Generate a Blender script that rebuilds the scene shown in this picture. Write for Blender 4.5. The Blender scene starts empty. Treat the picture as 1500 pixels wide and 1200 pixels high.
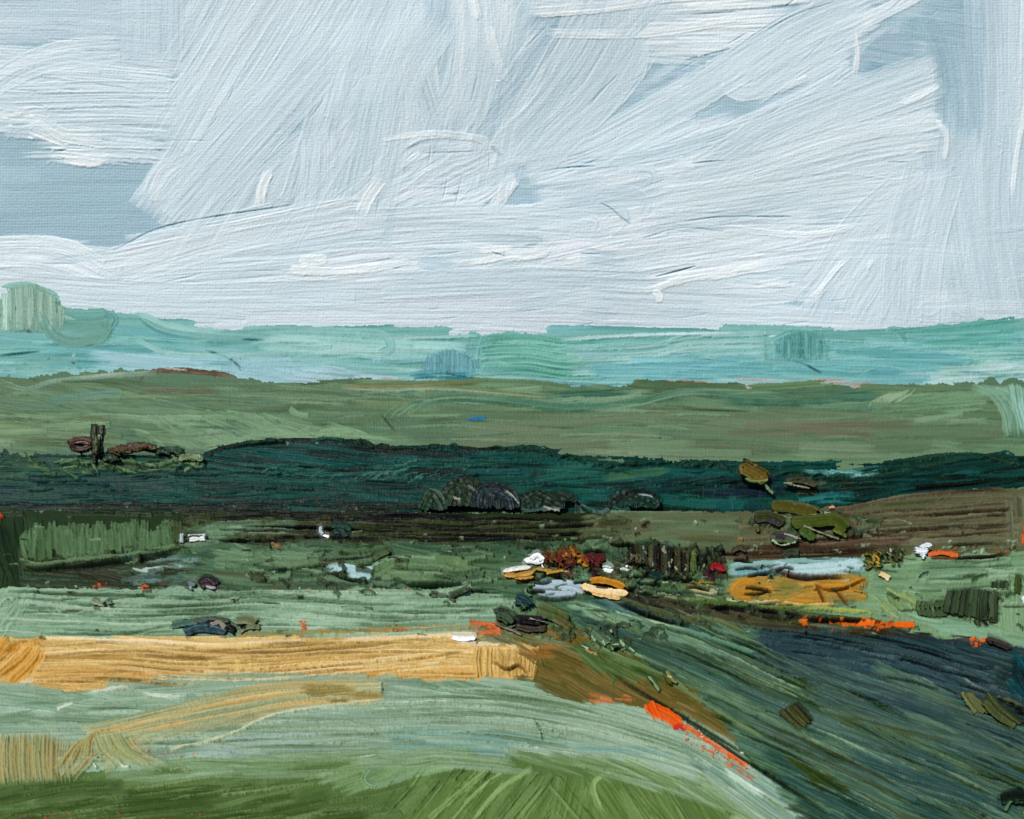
import bpy, math, random
import numpy as np

# ------------------------------------------------------------------ camera and place
F = 1250.0                      # focal length, photo pixels (photo is 1500 x 1200)
TILT = math.radians(3.7)
CAM = np.array([0.0, 0.0, 110.0])
FWD = np.array([0.0, math.cos(TILT), -math.sin(TILT)])
UPV = np.array([0.0, math.sin(TILT), math.cos(TILT)])
RGT = np.array([1.0, 0.0, 0.0])
X0, X1 = -110, 1610             # the land is built a little past both sides of the frame
rng = np.random.default_rng(7)
random.seed(7)
SUN_AZ = (-0.42, -0.46)
SUN_EL = 52.0

def point(u, v, d):
    return CAM + d * (FWD + (u - 750.0) / F * RGT - (v - 600.0) / F * UPV)

class Slope:
    """a rising piece of country: planar distance as a function of the line of sight"""
    def __init__(s, d0, v0, cot, wob=0.0, seed=1):
        s.d0, s.v0, s.cot, s.wob = d0, v0, cot, wob
        r = np.random.default_rng(seed)
        s.k = [(r.uniform(.002, .012), r.uniform(.004, .02), r.uniform(0, 6.28)) for _ in range(5)]
        n = UPV * cot - FWD
        s.n = n / np.linalg.norm(n)
    def depth(s, u, v):
        w = 0.0
        for a, b, p in s.k:
            w = w + np.sin(u * a + v * b + p)
        return s.d0 * np.exp(s.cot * (s.v0 - v) / F) * (1 + s.wob * w / 5)

GROUND = Slope(190.0, 1300, 1.30, .006, 1)
WOOD   = Slope(372.0, 780, 0.75, .006, 2)
MID    = Slope(470.0, 730, 0.90, .006, 3)
FAR    = Slope(640.0, 620, 0.65, .006, 4)
SKY    = Slope(930.0, 600, 0.0, .003, 5)

# ------------------------------------------------------------------ paint raster
def srgb2lin(c):
    c = np.clip(c / 255.0, 0, 1)
    return np.where(c <= 0.04045, c / 12.92, ((c + 0.055) / 1.055) ** 2.4)

def smooth1(n, period, r):
    k = int(n / max(period, 1e-3)) + 4
    a = r.standard_normal(k)
    x = np.arange(n) / period
    i = x.astype(int); f = x - i
    return a[i] * (1 - f) + a[i + 1] * f

def noise2(sx, sy, r):
    """bilinear noise looked up at float coords"""
    gx, gy = int(sx.max()) + 3, int(sy.max()) + 3
    g = r.standard_normal((gx, gy)).astype(np.float32)
    ix = sx.astype(np.int32); iy = sy.astype(np.int32)
    fx = sx - ix; fy = sy - iy
    return (g[ix, iy] * (1 - fx) * (1 - fy) + g[ix + 1, iy] * fx * (1 - fy)
            + g[ix, iy + 1] * (1 - fx) * fy + g[ix + 1, iy + 1] * fx * fy)

def field_noise(W, H, px, py, r):
    sx = np.linspace(0, W / px, W)[None, :].repeat(H, 0)
    sy = np.linspace(0, H / py, H)[:, None].repeat(W, 1)
    return noise2(sx, sy, r)

def sstep(a, b, x):
    t = np.clip((x - a) / (b - a), 0, 1)
    return t * t * (3 - 2 * t)

def curve_pts(pts, step):
    p = np.array(pts, float)
    if len(p) == 2:
        L = np.linalg.norm(p[1] - p[0]); n = max(int(L / step), 3)
        t = np.linspace(0, 1, n)[:, None]
        c = p[0] * (1 - t) + p[1] * t
    else:
        q = np.vstack([2 * p[0] - p[1], p, 2 * p[-1] - p[-2]])
        out = []
        for i in range(1, len(q) - 2):
            a, b, c_, d = q[i - 1], q[i], q[i + 1], q[i + 2]
            n = max(int(np.linalg.norm(c_ - b) * 1.15 / step), 3)
            t = np.linspace(0, 1, n, endpoint=False)[:, None]
            out.append(.5 * ((2 * b) + (-a + c_) * t + (2 * a - 5 * b + 4 * c_ - d) * t ** 2 + (-a + 3 * b - 3 * c_ + d) * t ** 3))
        c = np.vstack(out + [p[-1:]])
    seg = np.linalg.norm(np.diff(c, axis=0), axis=1)
    s = np.concatenate([[0], np.cumsum(seg)])
    tg = np.gradient(c, axis=0)
    tg /= np.linalg.norm(tg, axis=1)[:, None] + 1e-9
    return c, s, tg

class Raster:
    def __init__(s, x0, y0, x1, y1, col=(128, 128, 128), cover=False, ss=1.0, th=0.3):
        s.x0, s.y0, s.ss = x0, y0, ss
        s.W, s.H = int((x1 - x0) * ss) + 1, int((y1 - y0) * ss) + 1
        s.C = np.empty((s.H, s.W, 3), np.float32); s.C[:] = col
        s.A = np.full((s.H, s.W), 1.0 if cover else 0.0, np.float32)
        s.Z = np.full((s.H, s.W), th, np.float32)
        s.T = np.full((s.H, s.W), th, np.float32)      # how much paint hides the canvas weave
        s.LB = np.zeros((s.H, s.W), np.int16)
        s.soft, s.bk, s.ak, s.mk, s.vk, s.dk, s.wk, s.lk = 0.0, 1.0, 1.0, 0.0, 1.0, 1.0, 1.0, 1.0   # wet-in-wet blending of this coat

    def stroke(s, pts, w, col, c2=None, var=.5, lum=9, th=.8, amp=.45, dry=.25, op=1.0,
               lab=None, bead=.5, tap=(0, 0), mix=.22, smear=0, r=None, keep=.7, soft=None, rim=0.0):
        r = r or rng
        ss = s.ss
        soft = s.soft if soft is None else soft
        var *= s.vk; dry *= s.dk; lum *= s.lk
        bead *= s.bk; amp *= s.ak; mix = min(.7, mix + (s.mk if mix > .06 else 0))
        P = [((x - s.x0) * ss, (y - s.y0) * ss) for x, y in pts]
        w = w * ss
        hw = max(w * .5, .6)
        xs = [p[0] for p in P]; ys = [p[1] for p in P]
        if max(xs) < -hw or min(xs) > s.W + hw or max(ys) < -hw or min(ys) > s.H + hw: return
        c, sl, tg = curve_pts(P, .62)
        L = sl[-1]
        m = int(2 * hw / .62) + 3
        t = np.linspace(-1, 1, m)
        prof = np.ones(len(sl))
        if tap[0]: prof *= np.clip(sl / (tap[0] * ss), .0, 1) ** .6
        if tap[1]: prof *= np.clip((L - sl) / (tap[1] * ss), .0, 1) ** .6
        nx, ny = -tg[:, 1], tg[:, 0]
        gx = c[:, 0][:, None] + (nx * prof * hw)[:, None] * t[None]
        gy = c[:, 1][:, None] + (ny * prof * hw)[:, None] * t[None]
        xi = np.rint(gx).astype(np.int32); yi = np.rint(gy).astype(np.int32)
        ok = (xi >= 0) & (xi < s.W) & (yi >= 0) & (yi < s.H)
        if not ok.any(): return
        bx0, bx1 = xi[ok].min(), xi[ok].max(); by0, by1 = yi[ok].min(), yi[ok].max()
        bw, bh = bx1 - bx0 + 1, by1 - by0 + 1
        I = np.full(bw * bh, -1, np.int32)
        S2 = np.broadcast_to(np.arange(len(sl))[:, None], xi.shape)
        T2 = np.broadcast_to(np.arange(m)[None], xi.shape)
        fl = (yi[ok] - by0) * bw + (xi[ok] - bx0)
        I[fl] = (S2[ok] * m + T2[ok])
        sel = np.nonzero(I >= 0)[0]
        si = I[sel] // m; ti = I[sel] % m
        yy = sel // bw + by0; xx = sel % bw + bx0
        sv = sl[si]; tv = t[ti]
        wpx = prof[si] * hw
        # bristle field
        a = (tv + 1) * hw
        fs = ss
        b1 = noise2(sv / (90 * fs), a / (1.5 * fs), r)
        b2 = noise2(sv / (120 * fs), a / (3.4 * fs), r)
        b3 = noise2(sv / (160 * fs), a / (8.0 * fs), r)
        b4 = noise2(sv / (14 * fs), a / (5.0 * fs), r)
        br = .72 * b1 + .55 * b2 + .3 * b3
        # coverage
        ej = smooth1(int(L) + 4, 7 * fs, r) * .35 + smooth1(int(L) + 4, 2.2 * fs, r) * .25
        dist_side = (1 - np.abs(tv)) * wpx + ej[np.clip(sv.astype(int), 0, int(L) + 3)] * 1.0 * fs
        sj = (b1 * 1.3 + b2 * 2.2) * min(1.0, w / (10 * fs)) * fs
        dist_end = np.minimum(sv + sj + .8, (L - sv) + sj * 1.3 + .8)
        al = sstep(-.1, .9, dist_side) * sstep(0, 1.5, dist_end)
        if dry > 0:
            load = 1.9 - dry * 2.6 * (sv / L) ** 1.3
            al = al * sstep(-.35, .35, load - 1.0 + br * .55 + .25)
        al = al * op
        if mix > 0:
            al = al * (1 - mix * np.clip(.5 + .5 * b2, 0, 1))
        if soft > 0 and L > 30:
            fd = min(soft, L * .25)
            al = al * (1 - (1 - sstep(-.2, 1, dist_end / fd + .25 * b2)) * .85)
        al = np.clip(al, 0, 1).astype(np.float32)
        # colour
        col = np.array(col, np.float32)
        cc = np.empty((len(sel), 3), np.float32); cc[:] = col
        if c2 is not None:
            k = np.clip(.35 + var * (.55 * b3 + .5 * b2 + .25 * b4), 0, 1)[:, None]
            cc = cc * (1 - k) + np.array(c2, np.float32) * k
        sc = float(np.mean(cc)) / 150.0
        cc = cc + ((b1 * .75 + b2 * .55 + b3 * .3) * lum * min(1.2, .35 + sc))[:, None]
        # height
        edge = np.exp(-((dist_side / (1.5 * fs)) ** 2)) * .8 + np.exp(-(((L - sv) / (2.6 * fs)) ** 2))
        if rim > 0:  # lower edge lightened: a highlight painted into the colour
            low = np.clip(ny[si] * tv * 1.6, 0, 1)
            es = np.exp(-((dist_side / (1.3 * fs)) ** 2)) * low * rim
            cc = cc * (1 - es[:, None] * .5) + (cc * .4 + 95) * es[:, None] * .5
        h = th * (1 + .25 * b4 * 0.5) + amp * br + bead * edge
        Z = s.Z[yy, xx]
        s.Z[yy, xx] = Z * (1 - keep * al) + al * h + (al * (1 - keep) * 0)
        s.C[yy, xx] = s.C[yy, xx] * (1 - al[:, None]) + cc * al[:, None]
        s.T[yy, xx] = s.T[yy, xx] * (1 - al) + al * (th + .4 * amp)
        s.A[yy, xx] = np.maximum(s.A[yy, xx], al / max(op, .01))
        if lab is not None:
            q = al > .5 * min(op, 1)
            s.LB[yy[q], xx[q]] = lab

    def mask(s, poly, wob=2.5):
        p = (np.array(poly, float) - [s.x0, s.y0]) * s.ss
        y, x = np.mgrid[0:s.H, 0:s.W].astype(np.float32)
        y = y + (smooth1(s.W, 9, rng) * wob * .6 + smooth1(s.W, 2.5, rng) * wob * .3)[None, :]
        ins = np.zeros((s.H, s.W), bool)
        n = len(p)
        for i in range(n):
            (xa, ya), (xb, yb) = p[i], p[(i + 1) % n]
            if ya == yb: continue
            cnd = ((ya > y) != (yb > y)) & (x < (xb - xa) * (y - ya) / (yb - ya) + xa)
            ins ^= cnd
        return ins

    def flood(s, poly, col, lab=None, wob=2.5, th=.3):
        m = s.mask(poly, wob)
        s.C[m] = col; s.A[m] = 1; s.T[m] = th
        s.Z[m] = th
        if lab is not None: s.LB[m] = lab
        return m

    def hatch(s, poly, ang, w, L, cols, cov=2.2, order='y', jit=5, bend=0, wj=.35, lj=.35, tol=14, **kw):
        p = np.array(poly, float)
        area = .5 * abs(np.dot(p[:, 0], np.roll(p[:, 1], 1)) - np.dot(p[:, 1], np.roll(p[:, 0], 1)))
        n = max(int(area * cov / (w * L)), 1)
        lo, hi = p.min(0), p.max(0)
        out = []
        tries = 0
        while len(out) < n and tries < n * 60:
            tries += 1
            x, y = random.uniform(lo[0], hi[0]), random.uniform(lo[1], hi[1])
            if inpoly(x, y, poly): out.append((x, y))
        if order == 'y': out.sort(key=lambda q: q[1] + random.uniform(-w, w))
        elif order == '-y': out.sort(key=lambda q: -q[1] + random.uniform(-w, w))
        elif order == 'x': out.sort(key=lambda q: q[0] + random.uniform(-w, w))
        for x, y in out:
            af = ang if callable(ang) else (lambda a_, b_: ang)
            j = random.gauss(0, jit)
            ll = L * (1 + random.uniform(-lj, lj)); ww = w * s.wk * (1 + random.uniform(-wj, wj))
            b = random.gauss(0, bend)
            # walk both ways along the flow
            pts = [(x, y)]
            for sgn in (-1, 1):
                cx, cy = x, y
                ext = random.uniform(0, tol)
                nst = max(3, int(ll / 24)); out_ = 0; walk = []
                for k in range(nst):
                    a_ = math.radians(af(cx, cy) + j + b * sgn * (k + 1) * 3 / nst)
                    cx += sgn * ll / (2 * nst) * math.cos(a_); cy += sgn * ll / (2 * nst) * math.sin(a_)
                    if not inpoly(cx, cy, poly): out_ += ll / (2 * nst)
                    if out_ > ext: break
                    walk.append((cx, cy))
                if not walk: walk = [(x + sgn * 3 * math.cos(a_), y + sgn * 3 * math.sin(a_))]
                if len(walk) > 4: walk = walk[::max(1, len(walk) // 3)] + [walk[-1]] if (len(walk) - 1) % max(1, len(walk) // 3) else walk[::max(1, len(walk) // 3)]
                for q_ in walk:
                    if sgn < 0: pts.insert(0, q_)
                    else: pts.append(q_)
            if random.random() < .3: pts = pts[::-1]
            c = random.choice(cols); c2 = random.choice(cols)
            f = random.gauss(0, 3)
            s.stroke(pts, ww, tuple(q + f for q in c), c2=kw.get('c2') or c2, **{k: v for k, v in kw.items() if k != 'c2'})

    def specks(s, poly, n, size, cols, h=1.0, lab=None):
        """little crumbs of dry paint caught on the weave"""
        p = np.array(poly, float); lo, hi = p.min(0), p.max(0)
        for _ in range(n):
            x, y = random.uniform(lo[0], hi[0]), random.uniform(lo[1], hi[1])
            if not inpoly(x, y, poly): continue
            z = size * random.uniform(.5, 1.4)
            a = random.uniform(-.6, .6)
            s.stroke([(x - z * math.cos(a), y - z * math.sin(a)), (x + z * math.cos(a), y + z * math.sin(a))], z * random.uniform(.7, 1.3),
                     random.choice(cols), th=h, amp=.2, dry=0, mix=.1, bead=.2, lab=lab)

    def crack(s, pts, w=2.2, depth=1.6, col=None, op=.7):
        """a gap between two ridges of paint: a groove, slightly darker in the bottom"""
        P = [((x - s.x0) * s.ss, (y - s.y0) * s.ss) for x, y in pts]
        c, sl, tg = curve_pts(P, .5)
        L = sl[-1]
        k = np.sin(np.pi * np.clip(sl / L, 0, 1)) ** .5
        for o in np.arange(-w, w + .01, .5):
            x = np.rint(c[:, 0] - tg[:, 1] * o).astype(int); y = np.rint(c[:, 1] + tg[:, 0] * o).astype(int)
            ok = (x >= 0) & (x < s.W) & (y >= 0) & (y < s.H)
            g = (math.exp(-(o / (w * .5)) ** 2)) * k
            up = .7 * math.exp(-((o + w * .9) / (w * .5)) ** 2) * k    # a lip above the groove
            x, y, g, up = x[ok], y[ok], g[ok], up[ok]
            s.Z[y, x] = s.Z[y, x] * (1 - .3 * g) - depth * g * .35 + up * depth * .35
            if col is not None:
                s.C[y, x] = s.C[y, x] * (1 - (g * op)[:, None]) + np.array(col) * (g * op)[:, None]

def inpoly(x, y, poly):
    ins = False
    n = len(poly)
    for i in range(n):
        xa, ya = poly[i]; xb, yb = poly[(i + 1) % n]
        if (ya > y) != (yb > y) and x < (xb - xa) * (y - ya) / (yb - ya) + xa: ins = not ins
    return ins

def blur1(a, k=1):
    for _ in range(k):
        b = np.pad(a, 1, mode='edge')
        a = (b[1:-1, 1:-1] * 4 + b[:-2, 1:-1] * 2 + b[2:, 1:-1] * 2 + b[1:-1, :-2] * 2 + b[1:-1, 2:] * 2
             + b[:-2, :-2] + b[:-2, 2:] + b[2:, :-2] + b[2:, 2:]) / 16
    return a

# ------------------------------------------------------------------ meshes and materials
MATS = {}
def paint_mat(name, rough=.5, spec=.08):
    if name in MATS: return MATS[name]
    m = bpy.data.materials.new(name); m.use_nodes = True
    nt = m.node_tree; nt.nodes.clear()
    N = nt.nodes.new; K = nt.links.new
    out = N('ShaderNodeOutputMaterial'); b = N('ShaderNodeBsdfPrincipled'); K(b.outputs[0], out.inputs[0])
    at = N('ShaderNodeAttribute'); at.attribute_name = 'pigment'
    tc = N('ShaderNodeTexCoord')
    nz = N('ShaderNodeTexNoise'); nz.inputs['Scale'].default_value = .9; nz.inputs['Detail'].default_value = 5
    K(tc.outputs['Object'], nz.inputs['Vector'])
    mr = N('ShaderNodeMapRange'); mr.inputs[1].default_value = .3; mr.inputs[2].default_value = .7
    mr.inputs[3].default_value = .94; mr.inputs[4].default_value = 1.06
    K(nz.outputs[0], mr.inputs[0])
    mx = N('ShaderNodeVectorMath'); mx.operation = 'SCALE'
    K(at.outputs['Color'], mx.inputs[0]); K(mr.outputs[0], mx.inputs['Scale'])
    K(mx.outputs[0], b.inputs['Base Color'])
    r2 = N('ShaderNodeMapRange'); r2.inputs[3].default_value = rough - .08; r2.inputs[4].default_value = rough + .1
    K(nz.outputs[0], r2.inputs[0]); K(r2.outputs[0], b.inputs['Roughness'])
    b.inputs['Specular IOR Level'].default_value = spec
    MATS[name] = m
    return m

GAIN = {}       # how bright white paint is on each slope under this sun
VEIL = {}       # and how much gloss the sky adds to it
def pigment(C, key):
    return np.clip((srgb2lin(C) - VEIL.get(key, 0.0)) / GAIN.get(key, 1.0), .0015, .86).astype(np.float32)

def make_mesh(name, co, faces, col, mat, parent=None, loc=None):
    me = bpy.data.meshes.new(name)
    nv, nf = len(co), len(faces)
    me.vertices.add(nv); me.vertices.foreach_set('co', np.ascontiguousarray(co, np.float32).ravel())
    me.loops.add(nf * 4); me.loops.foreach_set('vertex_index', np.ascontiguousarray(faces, np.int32).ravel())
    me.polygons.add(nf)
    me.polygons.foreach_set('loop_start', np.arange(0, nf * 4, 4, dtype=np.int32))
    me.polygons.foreach_set('use_smooth', np.ones(nf, bool))
    me.update(calc_edges=True)
    at = me.color_attributes.new('pigment', 'FLOAT_COLOR', 'POINT')
    c4 = np.ones((nv, 4), np.float32); c4[:, :3] = col
    at.data.foreach_set('color', c4.ravel())
    me.materials.append(mat)
    o = bpy.data.objects.new(name, me)
    bpy.context.scene.collection.objects.link(o)
    if parent is not None: o.parent = parent
    if loc is not None: o.location = loc
    return o

def tag(o, label=None, cat=None, group=None, kind=None):
    if label: o['label'] = label
    if cat: o['category'] = cat
    if group: o['group'] = group
    if kind: o['kind'] = kind
    return o

def weave(H, W, ss=1.0, x0=0, y0=0):
    y, x = np.mgrid[0:H, 0:W].astype(np.float32)
    x = x / ss + x0; y = y / ss + y0
    wx = x + 1.1 * np.sin(y / 37.) + .5 * np.sin(y / 11. + x / 90.)
    wy = y + 1.0 * np.sin(x / 43.) + .5 * np.sin(x / 13. + 1)
    a = np.cos(2 * np.pi * wx / 4.3); b = np.cos(2 * np.pi * wy / 4.1)
    ck = np.sign(np.cos(np.pi * wx / 4.3)) * np.sign(np.cos(np.pi * wy / 4.1))
    return .5 * (a + b) + .25 * a * b

def sheet(R, slope, names, key, k=1.3, wv=.3, mat='paint'):
    """R -> one object per label, all on the same slope"""
    H, W = R.H, R.W
    u = np.arange(W) + R.x0; v = np.arange(H) + R.y0
    U, V = np.meshgrid(u.astype(np.float64), v.astype(np.float64))
    D = slope.depth(U, V)
    wamp = wv / k ** .75 * np.exp(-np.clip(R.T, 0, 5) * .8)
    hn = field_noise(W, H, 1.5, 1.5, rng) * .12 / k ** .6 + field_noise(W, H, 60, 40, rng) * .4
    Z = blur1(R.Z, 1) * .25 + R.Z * .75
    Z = Z + weave(H, W, 1, R.x0, R.y0) * wamp + hn
    P = CAM + D[..., None] * (FWD + ((U - 750) / F)[..., None] * RGT - ((V - 600) / F)[..., None] * UPV)
    P = P + (Z * k * D / F)[..., None] * slope.n
    C = pigment(R.C, key)
    A = R.A > .5
    fa = A[:-1, :-1] & A[1:, :-1] & A[:-1, 1:] & A[1:, 1:]
    idx = np.arange(H * W).reshape(H, W)
    q = np.stack([idx[:-1, :-1], idx[1:, :-1], idx[1:, 1:], idx[:-1, 1:]], -1)
    LF = R.LB[:-1, :-1]
    Pf = P.reshape(-1, 3); Cf = C.reshape(-1, 3)
    objs = {}
    for lab, (nm, props) in names.items():
        f = q[fa & (LF == lab)]
        if len(f) == 0: continue
        used, inv = np.unique(f, return_inverse=True)
        inv = inv.reshape(f.shape)
        o = make_mesh(nm, Pf[used], inv, Cf[used], paint_mat(mat))
        tag(o, **props); objs[lab] = o
    return objs

def relief_part(name, strokes, slope, d, base, bulge=5.0, key='thing', k=1.25, off=0.0, lay=.4, vbase=0, fill=False, mat='thick_paint', ss=2.0):
    """a free-standing body of paint: front and back surfaces swelling out from its outline"""
    xs = [x for s_ in strokes for x, y in s_[0]]; ys = [y for s_ in strokes for x, y in s_[0]]
    wmax = max(s_[1] for s_ in strokes)
    R = Raster(min(xs) - wmax * .7 - 3, min(ys) - wmax * .7 - 3, max(xs) + wmax * .7 + 3, max(ys) + wmax * .7 + 3, ss=ss, th=0)
    R.C[:] = strokes[0][2]; R.ak = .55; R.bk = .8
    for s_ in strokes:
        kw = dict(s_[3]) if len(s_) > 3 else {}
        kw.setdefault('dry', .0); kw.setdefault('th', 1.0); kw.setdefault('amp', .4); kw.setdefault('lum', 10); kw.setdefault('mix', .12); kw.setdefault('rim', .35)
        R.stroke(s_[0], s_[1], s_[2], **kw)
    A = blur1(R.A) + field_noise(R.W, R.H, 2.6 * ss, 2.2 * ss, rng) * (.08 if slope is FAR else .2) * (blur1(R.A, 3) > .02) > .5
    if fill:        # a mound: solid down to its foot
        yb = np.nonzero(A.any(1))[0].max()
        cols = np.nonzero(A.any(0))[0]
        foot = yb - np.abs(smooth1(R.W, 6 * ss, rng)) * 2 * ss - 6 * ss * (np.abs(np.linspace(-1, 1, R.W)) ** 4)
        for x_ in cols:
            t_ = int(np.argmax(A[:, x_])); seen = False
            for y_ in range(t_, int(foot[x_])):
                if not A[y_, x_]:
                    R.C[y_, x_] = R.C[y_ - 1, x_] * .93 + np.array([24, 40, 36]) * .07; R.Z[y_, x_] = R.Z[y_ - 1, x_] * .97; A[y_, x_] = True
        R.C = blur1(R.C.transpose(2, 0, 1)[0])[..., None] * np.array([1, 0, 0]) + blur1(R.C[..., 1])[..., None] * np.array([0, 1, 0]) + blur1(R.C[..., 2])[..., None] * np.array([0, 0, 1])
    # distance to the outline
    dist = np.zeros(A.shape, np.float32); cur = A.copy(); n = 0
    while cur.any() and n < 60:
        dist[cur] += 1; n += 1
        p = np.pad(cur, 1)
        cur = cur & p[:-2, 1:-1] & p[2:, 1:-1] & p[1:-1, :-2] & p[1:-1, 2:]
    dm = max(dist.max(), 1)
    swell = np.sqrt(np.clip(1 - (1 - np.clip(dist / (min(dm, 4.5 * ss)), 0, 1)) ** 2, 0, 1)) * min(bulge * .5, dm / ss * .6)
    H, W = R.H, R.W
    U, V = np.meshgrid(np.arange(W) / ss + R.x0, np.arange(H) / ss + R.y0)
    px = d / F
    Zf = (swell + (R.Z * .6 + blur1(R.Z) * .4) * k * np.clip(dist / 2, 0, 1) + field_noise(W, H, 4.5 * ss, 3.2 * ss, rng) * .45 * min(1, k) * np.clip(dist / 3, 0, 1) + .35) * px
    Zb = -(swell + .35) * px
    base_ray = FWD + ((U - 750) / F)[..., None] * RGT - ((V - 600) / F)[..., None] * UPV
    back = -FWD + .25 * UPV
    DD_ = d * (1 - lay) + lay * slope.depth(U, V) * (d / slope.depth(U, vbase))
    Pc = CAM + DD_[..., None] * base_ray
    Pf = Pc + (Zf - off * px)[..., None] * back
    Pb = Pc + (Zb - off * px)[..., None] * back
    fa = A[:-1, :-1] & A[1:, :-1] & A[:-1, 1:] & A[1:, 1:]
    if not fa.any(): return None
    idx = np.arange(H * W).reshape(H, W); NN = H * W
    fq = np.stack([idx[:-1, :-1], idx[1:, :-1], idx[1:, 1:], idx[:-1, 1:]], -1)[fa]
    bq = fq[:, ::-1] + NN
    faces = [fq, bq]
    pad = np.pad(fa, 1)
    for dy, dx, a, b in ((-1, 0, (0, 0), (0, 1)), (1, 0, (1, 1), (1, 0)), (0, -1, (1, 0), (0, 0)), (0, 1, (0, 1), (1, 1))):
        nb = pad[1 + dy:pad.shape[0] - 1 + dy, 1 + dx:pad.shape[1] - 1 + dx]
        e = fa & ~nb
        yy, xx = np.nonzero(e)
        va = idx[yy + a[0], xx + a[1]]; vb = idx[yy + b[0], xx + b[1]]
        faces.append(np.stack([va, vb, vb + NN, va + NN], -1))
    f = np.concatenate(faces)
    P2 = np.concatenate([Pf.reshape(-1, 3), Pb.reshape(-1, 3)])
    C1 = pigment(R.C, key).reshape(-1, 3); C2 = np.concatenate([C1, C1])
    used, inv = np.unique(f, return_inverse=True); inv = inv.reshape(f.shape)
    return P2[used] - base, inv, C2[used], mat

QUEUE = []
def thing(*a, **k):
    QUEUE.append((a, k))

def set_in_paint():
    """dark shadow mass painted under each thing; far clumps smear their own colour"""
    for a, k in QUEUE:
        sl = k.get('slope') or (a[4] if len(a) > 4 else None) or GROUND
        R = {id(GROUND): GR, id(WOOD): WD, id(FAR): FH}[id(sl)]
        for p in a[3]:
            for s_ in p[1]:
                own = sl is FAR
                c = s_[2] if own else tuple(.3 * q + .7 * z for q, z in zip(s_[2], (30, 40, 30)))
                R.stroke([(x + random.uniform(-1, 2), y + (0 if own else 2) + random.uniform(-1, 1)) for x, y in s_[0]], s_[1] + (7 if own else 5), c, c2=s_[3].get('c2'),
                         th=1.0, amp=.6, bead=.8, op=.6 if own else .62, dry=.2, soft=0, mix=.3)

def build_thing(name, label, cat, parts, slope=None, group=None, bulge=5.0, vbase=None, key='thing', lift=0.0, lay=None, k=1.25, fill=False):
    slope = slope or GROUND
    lay = lay if lay is not None else (1.0 if slope is FAR else (.5 if cat in ('cottage', 'barn', 'shed') else .72))
    """parts: list of (part name or None, strokes) or (part, strokes, label)"""
    slope = slope or GROUND
    allp = [(x, y, s_[1]) for p in parts for s_ in p[1] for x, y in s_[0]]
    umid = .5 * (min(a[0] for a in allp) + max(a[0] for a in allp))
    vb = vbase or max(a[1] + a[2] * .35 for a in allp)
    d = float(slope.depth(umid, vb)) * (.9995 if slope is FAR else .997) - lift
    base = point(umid, vb, d)
    if len(parts) == 1 and parts[0][0] is None:
        r = relief_part(name, parts[0][1], slope, d, base, bulge, 'far' if slope is FAR else key, lay=lay, k=k, vbase=vb, fill=fill)
        o = make_mesh(name, r[0], r[1], r[2], paint_mat(r[3], .45, .12), None, base)
    else:
        o = bpy.data.objects.new(name, None); bpy.context.scene.collection.objects.link(o)
        o.location = base; o.empty_display_size = .5
        for i, p in enumerate(parts):
            r = relief_part(p[0], p[1], slope, d, base, bulge, 'far' if slope is FAR else key, off=(-.3 if slope is FAR else -1.6) * i, lay=lay, k=k, vbase=vb, fill=fill)
            if r is None: continue
            c = make_mesh(p[0], r[0], r[1], r[2], paint_mat(r[3], .45, .12), o)
            if len(p) > 2: c['label'] = p[2]
    tag(o, label, cat, group)
    return o

def dabs(x0, y0, x1, y1, n, w, L, ang, cols, jit=15, **kw):
    """n little strokes scattered in a box"""
    out = []
    for _ in range(n):
        x, y = random.uniform(x0, x1), random.uniform(y0, y1)
        a = math.radians(random.gauss(ang, jit)); l = L * random.uniform(.6, 1.3) / 2
        out.append(([(x - l * math.cos(a), y - l * math.sin(a)), (x + l * math.cos(a), y + l * math.sin(a))],
                    w * random.uniform(.7, 1.3), random.choice(cols), dict(c2=random.choice(cols), **kw)))
    return out
CAL = {k: np.array(v, float) for k, v in dict(sky=(.985,1.012,1.03), far=(1.5,1.45,1.5), mid=(1.6,1.55,1.65), wood=(1.7,1.5,1.55), ground=(1.46,1.48,1.55), thing=(1.3,1.28,1.3)).items()}
VEIL.update(far=.015, mid=.015, wood=.010, ground=.012, thing=.008)
KS = dict(sky=.66, far=1.5, mid=1.7, wood=2.4, ground=2.55)
SUN_E = 4.5; SKY_S = .1
# ================================================================== SKY
W_=(223,233,236); L_=(204,219,225); M_=(194,211,219); B_=(180,202,212); D_=(155,184,196); DD=(136,167,181)
K = Raster(X0, -130, X1, 640, col=D_, cover=True, th=.2)
K.soft, K.bk, K.ak, K.mk, K.vk, K.dk, K.wk = 24, .6, .8, .12, .5, .3, 1.4
h = K.hatch
h([(X0,-130),(X1,-130),(X1,640),(X0,640)], -25, 50, 260, [M_, (203,217,225), L_], cov=2.2, jit=20, th=.5, amp=.3, lum=4, dry=0)
h([(X0,-130),(X1,-130),(X1,640),(X0,640)], 2, 60, 300, [D_, B_], cov=1.5, th=.15, amp=.18, lum=3, bead=.1, dry=0)
# upper left bands, bare weave below the small cloud
h([(X0,-130),(200,-130),(190,62),(X0,62)], 1, 26, 220, [M_, B_, (190,207,218)], cov=2.4, jit=2, amp=.35, lum=5, th=.5)
h([(X0,180),(250,235),(225,365),(X0,365)], -1, 46, 260, [D_, (154,181,195)], cov=2, jit=2, amp=.12, lum=3, th=.12, bead=.05)
h([(X0,230),(80,230),(60,262),(X0,262)], 0, 18, 120, [(168,194,206)], cov=2, jit=2, amp=.1, lum=2, th=.1, bead=0)
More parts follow.
